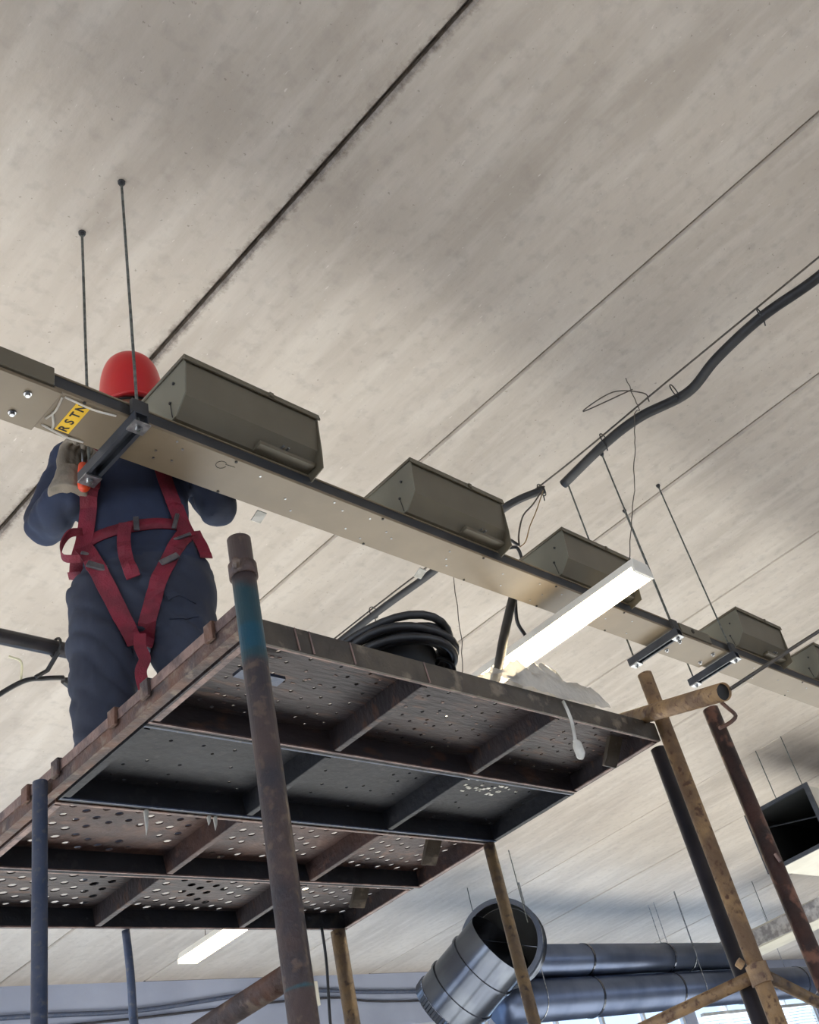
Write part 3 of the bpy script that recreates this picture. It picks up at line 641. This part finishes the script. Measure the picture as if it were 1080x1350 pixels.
# ------------------------------------------------------------------ far ducts
def ring_seams(bm, p, q, r, n, w_=.012):
    p = Vector(p); q = Vector(q)
    for k in range(n):
        c = p+(q-p)*((k+.5)/n); d = (q-p).normalized(); tube(bm, [c-d*w_, c+d*w_], r+.006, 28)
for nm, lab, y, z, r, x1 in (('round_duct', 'upper long round duct along the far windows', 7.0, 2.44, .165, 12.6), ('round_duct', 'lower and thicker long round duct along the far windows', 7.05, 2.07, .205, 20.5)):
    t = thing(nm, lab, 'duct', (12, y, z))
    bm = nb(); tube(bm, [(8.15, y, z), (x1, y, z)], r, 32); obj('spiral_tube', bm, m_ductmain, t, smooth=True)
    n_ = int((x1-8)/1.6)
    for k in range(n_):
        bm = nb(); x = 9.55+1.6*k
        if x < x1: pipe(bm, (x-.015, y, z), (x+.015, y, z), r+.008, r, 28); obj('joint_ring', bm, m_duct, t)
        else: bm.free()
    for x in [8.6+3*k for k in range(int((x1-8.6)/3)+1)]:
        bm = nb(); tube(bm, [(x, y-r-.008, z), (x, y-r-.008, H+.01)], .005, 6); tube(bm, [(x, y+r+.008, z), (x, y+r+.008, H+.01)], .005, 6)
        tube(bm, [V(x, y+(r+.008)*math.cos(a), z-(r+.008)*math.sin(a)) for a in [i*math.pi/12 for i in range(13)]], .006, 6); obj('hanger_strap', bm, m_galv, t)
el = thing('duct_elbow', 'large shiny open-ended galvanised duct elbow near the far windows', 'duct', (7.5, 6.5, 2.3))
def revolve(path, radii, m, name, smooth=True, seg=40, cap=False):
    bm = nb(); tube(bm, path, radii, seg, cap); o = obj(name, bm, m, el, smooth=smooth)
    return o
ax = V(-.80, -.56, -.12).normalized(); c0 = V(8.02, 6.72, 2.50)
def alongc(c, a, ds): return [c+a*d for d in ds]
revolve(alongc(c0, ax, (0, .03, .031, .36, .361, .40)), (.40, .40, .38, .38, .392, .392), m_duct, 'collar')
bm = nb(); pipe(bm, c0+ax*.36, c0+ax*.42, .392, .345, 40); obj('rim', bm, m_duct, el)
revolve(alongc(c0, ax, (.42, .05)), (.344, .344), m_ductin, 'inner_skin')
bm = nb(); tube(bm, [c0+ax*.04, c0+ax*.05], .343, 40); obj('back_disc', bm, m_ductdark, el)  # dark disc paints the shade inside the open collar
bm = nb(); s_, t_ = frame(ax); tube(bm, [c0+ax*.3-s_*.3-t_*.13, c0+ax*.3+s_*.3+t_*.13], .006, 6); obj('damper_rod', bm, m_duct, el)
ax2 = V(-.20, .85, -.42).normalized(); c2_ = V(7.62, 6.50, 2.40)
revolve(alongc(c2_, ax2, (-.05, .68)), (.345, .345), m_duct, 'sleeve', seg=64)
for d_ in (.20, .50):
    bm = nb(); pipe(bm, c2_+ax2*d_, c2_+ax2*(d_+.025), .360, .345, 48); obj('sleeve_ring', bm, m_duct, el)
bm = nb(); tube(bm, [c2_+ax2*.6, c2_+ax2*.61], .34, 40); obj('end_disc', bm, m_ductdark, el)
bm = nb(); s_, t_ = frame(ax2); P_ = []
for k in range(120):
    a = 2*math.pi*k/120; q = .350 + (.008 if k % 2 else -.004); P_.append((bm.verts.new(c2_+ax2*.68+(s_*math.cos(a)+t_*math.sin(a))*q), bm.verts.new(c2_+ax2*.76+(s_*math.cos(a)+t_*math.sin(a))*(q-.008))))
for k in range(120):
    a, b = P_[k], P_[(k+1) % 120]; bm.faces.new((a[0], b[0], b[1], a[1]))
obj('crimped_edge', bm, m_duct, el)
bm = nb(); tube(bm, [(8.15, 7.0, 2.44), (8.0, 6.9, 2.46), (7.98, 6.78, 2.48)], [.165, .18, .2], 24); obj('branch', bm, m_duct, el, smooth=True)
for x, y in ((7.72, 6.15), (8.0, 7.02)):
    bm = nb(); tube(bm, [(x, y, 2.5), (x, y, H+.01)], .005, 6); obj('hanger_rod', bm, m_rod, el)
# rectangular open duct at right
rd = thing('rectangular_duct', 'open end of a dark rectangular duct hung at the right edge', 'duct', (9.6, 3.8, 2.4))
def rect_duct(parent, x0, x1, y0, y1, z0, z1, th, m):
    for nm, a, b in (('bottom_panel', (x0, y0, z0), (x1, y1, z0+th)), ('top_panel', (x0, y0, z1-th), (x1, y1, z1)), ('side_panel', (x0, y0, z0+th), (x1, y0+th, z1-th)), ('side_panel', (x0, y1-th, z0+th), (x1, y1, z1-th))):
        obj(nm, bx(a, b), m, parent)
rect_duct(rd, 8.72, 12.5, 3.46, 4.12, 2.17, 2.69, .006, m_cream)
bm = nb()
for a, b in (((8.70, 3.44, 2.15), (8.722, 3.485, 2.71)), ((8.70, 4.095, 2.15), (8.722, 4.14, 2.71)), ((8.70, 3.485, 2.15), (8.722, 4.095, 2.185)), ((8.70, 3.485, 2.675), (8.722, 4.095, 2.71))): box(bm, a, b)
obj('end_flange', bm, m_strut, rd)
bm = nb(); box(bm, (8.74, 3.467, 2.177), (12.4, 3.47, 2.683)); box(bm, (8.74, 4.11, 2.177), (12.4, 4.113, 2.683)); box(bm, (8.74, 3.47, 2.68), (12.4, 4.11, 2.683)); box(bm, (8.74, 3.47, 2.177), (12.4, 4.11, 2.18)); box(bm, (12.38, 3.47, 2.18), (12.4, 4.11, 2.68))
obj('inner_shade', bm, m_ductdark, rd)  # dark inner skin paints the shade inside the cream duct
bm = nb(); tube(bm, [(9.0, 3.47, 2.45), (9.0, 4.1, 2.60)], .008, 6); obj('stiffener', bm, m_strut, rd)
for y in (3.50, 3.79):
    bm = nb(); tube(bm, [(8.74, y, 2.7), (8.74, y, H+.01)], .005, 6); obj('hanger_rod', bm, m_rod, rd)
fd = thing('insulated_duct', 'foil-wrapped duct with cream underside in the far right corner', 'duct', (13, 5, 2.5))
bm = nb(); box(bm, (12.75, 2.2, 2.41), (12.78, 7.1, 2.62))
bmesh.ops.subdivide_edges(bm, edges=bm.edges[:], cuts=24, use_grid_fill=True)
for v in bm.verts: v.co += Vector(noise.noise_vector(v.co*7))*.03
obj('foil_wrap', bm, m_foil, fd)
obj('duct_body', bx((12.79, 2.2, 2.40), (13.35, 7.05, 2.64)), m_cream, fd)
obj('end_flange', bx((12.74, 7.05, 2.36), (13.38, 7.10, 2.66)), m_boxend, fd)
for y in (6.4, 6.8, 4.0):
    bm = nb(); tube(bm, [(12.9, y, 2.64), (12.9, y, H+.01)], .005, 6); obj('hanger_rod', bm, m_rod, fd)
# wall cables and box
cable('wall_cable', [(-3.8, 9.43, 2.80), (1.5, 9.43, 2.88), (4.5, 9.43, 2.93), (5.8, 9.43, 2.93), (7.4, 9.43, 3.05), (9, 9.43, 2.98), (12, 9.43, 2.93), (21, 9.43, 2.9)], .022, m_bluetube, 'upper slack blue-grey cable along the far wall', 'cable', seg=6)
cable('wall_cable', [(-3.8, 9.43, 2.75), (3.0, 9.43, 2.78), (5.5, 9.43, 2.85), (8.0, 9.43, 2.95), (10, 9.43, 2.85), (21, 9.43, 2.8)], .012, m_blacktube, 'lower thin dark cable along the far wall', 'cable', seg=6)
wb = thing('junction_box', 'pale grey junction box high on the far wall beside the rear post', 'junction box', (7.75, 9.40, 2.95))
obj('cover', bx((7.62, 9.37, 2.86), (7.9, 9.45, 3.12), .006), m_cream, wb)

# ------------------------------------------------------------------ the worker
PX = V(.848, -.53, 0).normalized(); PN = V(.53, .848, 0).normalized()
PO = PN*2.6 + PX*.03; PO.z = ZD+.003
wk = thing('person', 'person in red helmet, navy workwear and maroon harness standing on the scaffold deck', 'person', (0, 0, 0))
wk.location = PO + V(0, 0, Z0); wk.rotation_euler = (0, 0, math.atan2(PX.y, PX.x)); wk['_o'] = (0, 0, 0)
# local frame: x to image right, -y toward the photographer, z up from the deck
bm = nb()
def ell(c, rx, ry, rz, u=20, v=14):
    r = bmesh.ops.create_uvsphere(bm, u_segments=u, v_segments=v, radius=1.0)
    for q in r['verts']: q.co = Vector(c) + V(q.co.x*rx, q.co.y*ry, q.co.z*rz)
def limb(pts, rs, n=5, seg=16):
    p = smooth_path(pts, n); m_ = len(pts)-1; rr = []
    for i in range(len(p)):
        t = i/n; k = min(int(t), m_-1); f = t-k; rr.append(rs[k]*(1-f)+rs[k+1]*f)
    tube(bm, p, rr, seg); ell(p[0], rr[0], rr[0], rr[0], 14, 10); ell(p[-1], rr[-1], rr[-1], rr[-1], 14, 10)
def torso(levels):
    seg = 28; R = []
    for z, cx, cy, rx, ry in levels:
        R.append([bm.verts.new((cx + rx*math.copysign(abs(math.cos(a))**.85, math.cos(a)), cy + ry*math.copysign(abs(math.sin(a))**.85, math.sin(a)), z)) for a in [2*math.pi*k/seg for k in range(seg)]])
    for a, b in zip(R, R[1:]):
        for k in range(seg): bm.faces.new((a[k], a[(k+1) % seg], b[(k+1) % seg], b[k]))
    bm.faces.new(R[0]); bm.faces.new(R[-1])
torso([(.70, .02, .01, .12, .10), (.78, .025, .01, .165, .125), (.86, .03, .01, .178, .135), (.94, .025, .005, .170, .128), (1.02, .012, .0, .152, .118), (1.10, .008, .0, .150, .115), (1.20, .0, .0, .160, .118), (1.32, -.005, .0, .175, .122), (1.40, -.008, .0, .178, .115), (1.455, -.008, .005, .16, .095), (1.50, -.005, .005, .10, .075), (1.53, 0, .0, .06, .06)])
# neck and head
HD = -.082
limb([(0, .0, 1.46), (.008, -.015, 1.60+HD)], [.056, .054])
ell((.012, -.015, 1.715+HD), .074, .092, .115); ell((.012, -.040, 1.655+HD), .055, .060, .060)
limb([(.012, -.108, 1.725+HD), (.012, -.122, 1.695+HD)], [.011, .015], seg=10); ell((.012, -.098, 1.655+HD), .026, .012, .009, 12, 8); ell((.012, -.095, 1.642+HD), .024, .011, .008, 12, 8); ell((.012, -.088, 1.612+HD), .024, .018, .018, 12, 8)
for s in (-1, 1): ell((.012+s*.077, -.01, 1.70+HD), .009, .02, .032, 10, 8); ell((.012+s*.05, -.08, 1.745+HD), .025, .012, .008, 10, 6)
# arms: shoulder, elbow, wrist
LA = [(-.150, .01, 1.40), (-.215, .06, 1.30), (-.245, .07, 1.205), (-.215, -.03, 1.17), (-.176, -.115, 1.165)]
RA = [(.150, .01, 1.40), (.215, .05, 1.31), (.255, .07, 1.235), (.225, -.02, 1.24), (.165, -.13, 1.33)]
limb(LA, [.074, .066, .062, .056, .043]); limb(RA, [.072, .062, .058, .052, .043])
# legs
limb([(-.085, .01, .86), (-.098, .0, .66), (-.105, -.01, .46), (-.108, .02, .26), (-.108, .03, .10)], [.105, .088, .074, .072, .062], seg=18)
limb([(.110, .01, .86), (.112, .0, .66), (.112, -.01, .46), (.110, .02, .26), (.110, .03, .10)], [.105, .086, .072, .070, .062], seg=18)
tmp_me = bpy.data.meshes.new('b'); bm.to_mesh(tmp_me); bm.free()
tmp = bpy.data.objects.new('b', tmp_me); C.objects.link(tmp)
rm = tmp.modifiers.new('r', 'REMESH'); rm.mode = 'VOXEL'; rm.voxel_size = .0095
smd = tmp.modifiers.new('s', 'SMOOTH'); smd.factor = .6; smd.iterations = 5
bpy.context.view_layer.update()
body_me = bpy.data.meshes.new_from_object(tmp.evaluated_get(bpy.context.evaluated_depsgraph_get()))
bpy.data.objects.remove(tmp)
def isskin(p): return (p.z > 1.535 and abs(p.x) < .12) or (p.z > 1.505 and abs(p.x) < .062 and abs(p.y) < .07)
for v in body_me.vertices:                       # folds of the cloth
    p = v.co
    if p.z > 1.50 and abs(p.x) < .1: continue
    n_ = v.normal.copy()
    if p.z < .95:
        f = noise.noise(V(p.x*5, p.y*5, p.z*9+4))*.012 + abs(noise.noise(V(p.x*7+9, p.y*7, p.z*17+p.x*14)))*.022 - .003
    elif abs(p.x) > .17:
        f = noise.noise(V(p.x*10, p.y*12, p.z*22))*.010 + abs(noise.noise(V(p.x*16, p.y*9, p.z*16+3)))*.014
    else:
        f = noise.noise(V(p.x*6, p.y*5, p.z*12))*.006 + abs(noise.noise(V(p.x*9, p.y*5, p.z*14+p.x*10)))*.009
    v.co = p + n_*f
body_me.materials.clear()
for m_ in (m_navy, m_navy2, m_skin): body_me.materials.append(m_)
for p in body_me.polygons:
    p.use_smooth = True; c = p.center
    p.material_index = 2 if isskin(c) else (1 if c.z < .93 + .004*math.sin(c.x*30) and abs(c.x) < .25 else 0)
body = bpy.data.objects.new('body', body_me); C.objects.link(body); body.parent = wk
bvh = BVHTree.FromPolygons([v.co for v in body_me.vertices], [p.vertices for p in body_me.polygons])
def wpart(name, bm_, m, parent=wk, smooth=True):
    me = bpy.data.meshes.new(name); bmesh.ops.recalc_face_normals(bm_, faces=bm_.faces); bm_.to_mesh(me); bm_.free()
    o = bpy.data.objects.new(name, me); C.objects.link(o); o.parent = parent; me.materials.append(m)
    if smooth:
        for p in me.polygons: p.use_smooth = True
    return o
# collar, jacket hem
bm = nb(); tube(bm, [V(.0+.068*math.cos(a), -.002+.066*math.sin(a), 1.522+.010*math.sin(a)) for a in [i*math.pi/12 for i in range(25)]], .013, 8); wpart('collar', bm, m_navy, body)
# eyes, brows
for s in (-1, 1):
    bm = nb(); bmesh.ops.create_uvsphere(bm, u_segments=12, v_segments=8, radius=.011)
    for v in bm.verts: v.co += V(.012+s*.031, -.094, 1.725+HD)
    wpart('eye', bm, m_wrap, body)
    bm = nb(); tube(bm, [(.012+s*.018, -.104, 1.745+HD), (.012+s*.032, -.106, 1.749+HD), (.012+s*.046, -.099, 1.744+HD)], .004, 6); wpart('eyebrow', bm, m_hair, body)
bm = nb(); rings = []
for k, (z, r) in enumerate([(1.66, .070), (1.70, .079), (1.75, .081), (1.79, .076)]):
    rings.append([bm.verts.new((.012+r*1.03*math.cos(a), -.002+r*1.2*math.sin(a), z+HD)) for a in [math.radians(-25+i*230/20) for i in range(21)]])
for a, b in zip(rings, rings[1:]):
    for k in range(20): bm.faces.new((a[k], a[k+1], b[k+1], b[k]))
wpart('hair', bm, m_hair, body)
# helmet
hc = V(0, 0, 0)
bm = nb(); rings = []; seg = 40
for i in range(13):
    t = i/12*math.pi/2
    rings.append([bm.verts.new(hc + V(.100*math.cos(t)**.5*math.cos(a) if t < 1.57 else 0, .132*math.cos(t)**.5*math.sin(a) if t < 1.57 else 0, .160*math.sin(t)) + V(0, 0, 0)) for a in [2*math.pi*k/seg for k in range(seg)]] if i < 12 else [bm.verts.new(hc+V(0, 0, .160))])
skirt = [bm.verts.new(hc + V(.104*math.cos(a), .136*math.sin(a), -.045)) for a in [2*math.pi*k/seg for k in range(seg)]]
for k in range(seg): bm.faces.new((skirt[k], skirt[(k+1) % seg], rings[0][(k+1) % seg], rings[0][k]))
for a, b in zip(rings, rings[1:]):
    for k in range(seg):
        q = list(dict.fromkeys([a[k], a[(k+1) % seg], b[(k+1) % len(b)], b[k % len(b)]])); bm.faces.new(q)
hel = wpart('helmet', bm, m_helmet)
hel.rotation_euler = (math.radians(17), 0, 0); hel.location = (.016, -.012, 1.722+HD)
bm = nb(); br = []
for rr, zz in ((1.0, -.043), (1.0, -.050)):
    inner = [bm.verts.new(hc+V(.103*math.cos(a), .135*math.sin(a), zz)) for a in [2*math.pi*k/seg for k in range(seg)]]
    outer = [bm.verts.new(hc+V((.112)*math.cos(a), (.146+(.040 if math.sin(a) < 0 else 0)*abs(math.sin(a))**2)*math.sin(a), zz-.012*max(0, -math.sin(a)))) for a in [2*math.pi*k/seg for k in range(seg)]]
    br.append((inner, outer))
for k in range(seg):
    j = (k+1) % seg
    (i0, o0), (i1, o1) = br
    bm.faces.new((i0[k], i0[j], o0[j], o0[k])); bm.faces.new((i1[k], o1[k], o1[j], i1[j])); bm.faces.new((o0[k], o0[j], o1[j], o1[k])); bm.faces.new((i0[k], i1[k], i1[j], i0[j]))
wpart('brim', bm, m_helmet, hel)
bm = nb(); tube(bm, [hc+V(.107*math.cos(a), .130*math.sin(a)-.002, -.05) for a in [2*math.pi*k/24 for k in range(25)]], .006, 6); wpart('headband', bm, m_black, hel)
bm = nb(); tube(bm, smooth_path([(-.084, .0, -.03), (-.070, -.02, -.10), (0, -.045, -.145), (.070, -.02, -.10), (.084, 0, -.03)], 6), .004, 6); wpart('chin_strap', bm, m_black, hel)
# ribbons of the harness laid on the body
def cast(x, z, y0=-.7):
    h = bvh.ray_cast(V(x, y0, z), V(0, 1, 0))
    return h[0]
def ribbon(name, path, wd, off=.007, parent=None, free=None, m=m_web):
    p = smooth_path([V(a, 0, c) for a, c in path], 6)
    bm_ = nb(); rows = []; last = -.12
    for i, q in enumerate(p):
        d = (p[min(i+1, len(p)-1)]-p[max(i-1, 0)]).normalized(); s = V(d.z, 0, -d.x)
        ys = []
        for k in (-1, 0, 1):
            h = cast(q.x+s.x*wd/2*k, q.z+s.z*wd/2*k); ys.append(h.y if h else None)
        good = [y for y in ys if y is not None and y < .05]
        if free is not None: ys = [free]*3
        else:
            base = min(good) if good else last
            ys = [(y if (y is not None and y-base < .03) else base+.012) for y in ys]; ys[1] = min(ys[1], (ys[0]+ys[2])/2)
        last = ys[1]
        row = [V(q.x+s.x*wd/2*k, ys[k+1]-off, q.z+s.z*wd/2*k) for k in (-1, 0, 1)]
        rows.append([bm_.verts.new(r) for r in row] + [bm_.verts.new(r+V(0, .004, 0)) for r in reversed(row)])
    for a, b in zip(rows, rows[1:]):
        for k in range(6): bm_.faces.new((a[k], a[(k+1) % 6], b[(k+1) % 6], b[k]))
    bm_.faces.new(rows[0]); bm_.faces.new(rows[-1])
    return wpart(name, bm_, m, parent or har, smooth=False)
har = wpart('harness', nb(), m_web)           # chest belt holds the other straps
# belt round the trunk
def belt(z, wd, dz=.0, off=.007, par=None, m=m_web, nm='waist_belt'):
    bm_ = nb(); rows = []
    for k in range(60):
        a = 2*math.pi*k/60; d = V(math.cos(a), math.sin(a), 0); zc = z + dz*math.cos(a)
        r_ = []
        for s in (-.5, .5):
            h = bvh.ray_cast(V(.01, 0, zc+s*wd) + d*.27, -d)[0]
            r_.append(h if (h and (h-V(.01, 0, h.z)).length < .24) else V(.01, 0, zc+s*wd)+d*.15)
        rows.append([bm_.verts.new(r_[0]+d*off), bm_.verts.new(r_[1]+d*off), bm_.verts.new(r_[1]+d*(off-.004)), bm_.verts.new(r_[0]+d*(off-.004))])
    for i in range(60):
        a, b = rows[i], rows[(i+1) % 60]
        for k in range(4): bm_.faces.new((a[k], a[(k+1) % 4], b[(k+1) % 4], b[k]))
    return bm_
bmh = belt(1.030, .040, .018); har.data = wpart('x', bmh, m_web).data; bpy.data.objects.remove(bpy.data.objects['x'])
har.name = 'harness_belt'
for o_ in [ribbon('shoulder_strap', [(-.095, 1.44), (-.100, 1.34), (-.108, 1.22), (-.122, 1.12), (-.136, 1.02), (-.150, .975)], .046, .010),
           ribbon('shoulder_strap', [(.072, 1.44), (.076, 1.34), (.092, 1.22), (.112, 1.13), (.130, 1.05), (.146, 1.0)], .046, .010),
           ribbon('leg_strap', [(-.145, 1.01), (-.118, .94), (-.085, .84), (-.042, .72), (-.016, .655)], .044, .011),
           ribbon('leg_strap', [(.140, 1.02), (.096, .925), (.056, .83), (.022, .73), (.002, .66)], .044, .011),
           ribbon('hanging_strap_end', [(-.025, 1.03), (-.032, .96), (-.028, .90), (-.012, .83)], .036, .024),
           ribbon('side_strap', [(.165, 1.04), (.182, .99), (.190, .93)], .035, .012),
           ribbon('side_strap', [(-.135, 1.03), (-.158, .99), (-.168, .95)], .035, .012)]: pass
ribbon('lanyard', [(-.004, .66), (-.006, .62), (.004, .58), (-.008, .54), (.0, .47), (-.008, .42)], .030, .02, free=-.10)
def buckle(a, c, w_, h_, rot, y=None):
    hh = cast(a, c); yy = (hh.y if hh else -.12) - .018
    bm_ = nb(); box(bm_, (-w_/2, -.004, -h_/2), (w_/2, .006, h_/2), .002)
    R_ = Matrix.Rotation(rot, 4, 'Y')
    for v in bm_.verts: v.co = R_ @ v.co + V(a, yy, c)
    wpart('buckle', bm_, m_buckle, har, smooth=False)
buckle(.004, 1.028, .016, .048, 0); buckle(.112, 1.048, .012, .056, .25); buckle(-.104, .900, .056, .020, .45); buckle(.085, .895, .056, .020, -.5); buckle(-.120, .955, .056, .010, .5); buckle(.125, .985, .056, .010, -.4)
# side loop of webbing standing off at image left
bm = nb(); P_ = smooth_path([(-.142, -.10, 1.035), (-.175, -.105, 1.025), (-.196, -.10, .985), (-.190, -.10, .945), (-.150, -.105, .935)], 6); rows = []
for q in P_: rows.append([bm.verts.new(q+V(0, -.018, 0)), bm.verts.new(q+V(0, .018, 0)), bm.verts.new(q+V(.003, .018, -.002)), bm.verts.new(q+V(.003, -.018, -.002))])
for a, b in zip(rows, rows[1:]):
    for k in range(4): bm.faces.new((a[k], a[(k+1) % 4], b[(k+1) % 4], b[k]))
wpart('side_loop', bm, m_web, har, smooth=False)
# trouser pocket flaps
for pts_ in ([(.072, .775), (.11, .785), (.150, .775)], [(.075, .725), (.11, .722), (.15, .728)]):
    ribbon('pocket_flap', pts_, .012, .004, parent=body, m=m_navy2)
# gloves with five fingers
def hand(w_, palm_dir, palm_n, side, curl, name, label=None):
    """w_: wrist point, palm_dir: wrist to knuckles, palm_n: out of the palm"""
    pd = Vector(palm_dir).normalized(); pn = Vector(palm_n); pn = (pn-pd*pn.dot(pd)).normalized(); sd = pd.cross(pn)*side
    global bm
    bm = nb(); w_ = Vector(w_)
    tube(bm, [w_-pd*.06, w_-pd*.045, w_-pd*.005, w_+pd*.03], [.053, .053, .042, .038], 18); ell(w_+pd*.055, .001, .001, .001)
    # palm as a flattened block of ellipsoids
    for s in (-.030, -.010, .010, .030):
        tube(bm, [w_+pd*.005+sd*s*.7, w_+pd*.05+sd*s, w_+pd*.098+sd*s], [.017, .018, .014], 12)
        ell(w_+pd*.098+sd*s, .014, .014, .014, 10, 8)
    fl = ((-.033, .066), (-.011, .078), (.011, .084), (.033, .074))
    for k, (s, L) in enumerate(fl):
        p0 = w_+pd*.095+sd*s; a = 0; pts_ = [p0]; seglen = (L*.42, L*.33, L*.27)
        for q in range(3):
            a += curl[q]*(1+.06*k); d = pd*math.cos(a)+pn*math.sin(a); pts_.append(pts_[-1]+d*seglen[q])
        tube(bm, smooth_path(pts_, 4), [.0125-.0003*i for i in range(13)], 10); ell(pts_[-1], .009, .009, .009, 10, 8)
    t0 = w_+pd*.03+sd*.028+pn*.006; t1 = t0+(sd*.7+pd*.5+pn*.35)*.036; t2 = t1+(pd*.75+pn*.55+sd*.05)*.033; t3 = t2+(pd*.7+pn*.7-sd*.25)*.026
    tube(bm, smooth_path([t0, t1, t2, t3], 4), [.017-.0004*i for i in range(13)], 10); ell(t3, .0115, .0115, .0115, 10, 8)
    me = bpy.data.meshes.new('h'); bm.to_mesh(me); bm.free(); t_ = bpy.data.objects.new('h', me); C.objects.link(t_)
    r_ = t_.modifiers.new('r', 'REMESH'); r_.mode = 'VOXEL'; r_.voxel_size = .0028
    s_ = t_.modifiers.new('s', 'SMOOTH'); s_.factor = .5; s_.iterations = 3
    bpy.context.view_layer.update()
    me2 = bpy.data.meshes.new_from_object(t_.evaluated_get(bpy.context.evaluated_depsgraph_get())); bpy.data.objects.remove(t_)
    for p in me2.polygons: p.use_smooth = True
    me2.materials.clear(); me2.materials.append(m_glove)
    o = bpy.data.objects.new(name, me2); C.objects.link(o); o.parent = wk
    return o
gl = hand((-.168, -.140, 1.20), (.10, -.05, .95), (.55, -.55, .1), 1, (.95, .95, .7), 'glove')
gr_ = hand((.165, -.135, 1.335), (-.1, -.1, .9), (-.5, -.4, .1), -1, (.6, .8, .6), 'glove')
# screwdriver held in the left-hand glove
sdv = thing('screwdriver', 'orange-handled screwdriver held in the grey glove under the trunking', 'screwdriver', (0, 0, 0))
sdv.location = wk.location; sdv.rotation_euler = wk.rotation_euler
def spart(name, bm_, m): return wpart(name, bm_, m, sdv)
q0 = V(-.128, -.185, 1.118); qd = V(-.02, -.02, 1).normalized()
bm = nb(); tube(bm, [q0, q0+qd*.008, q0+qd*.02, q0+qd*.07, q0+qd*.095, q0+qd*.10], [.012, .0165, .0175, .015, .012, .006], 14); spart('handle', bm, m_orange)
bm = nb(); tube(bm, [q0+qd*.10, q0+qd*.155], .003, 8); spart('shaft', bm, m_galv)
# boots
for s, x in ((-1, -.108), (1, .110)):
    bm = nb(); ell((x, .0, .045), .05, .13, .05); ell((x, .05, .085), .05, .06, .075); ell((x, -.07, .04), .052, .085, .04)
    for v in bm.verts: v.co.z = max(v.co.z, .012)
    bt = wpart('boot', bm, m_leather)
    bm = nb(); tube(bm, [(x, .02, .0), (x, .02, .014)], .055, 24)
    for v in bm.verts: v.co.y = .0+(v.co.y-.02)*2.6
    wpart('sole', bm, m_black, bt, smooth=False)

for o in bpy.data.objects:
    if '_o' in o: del o['_o']
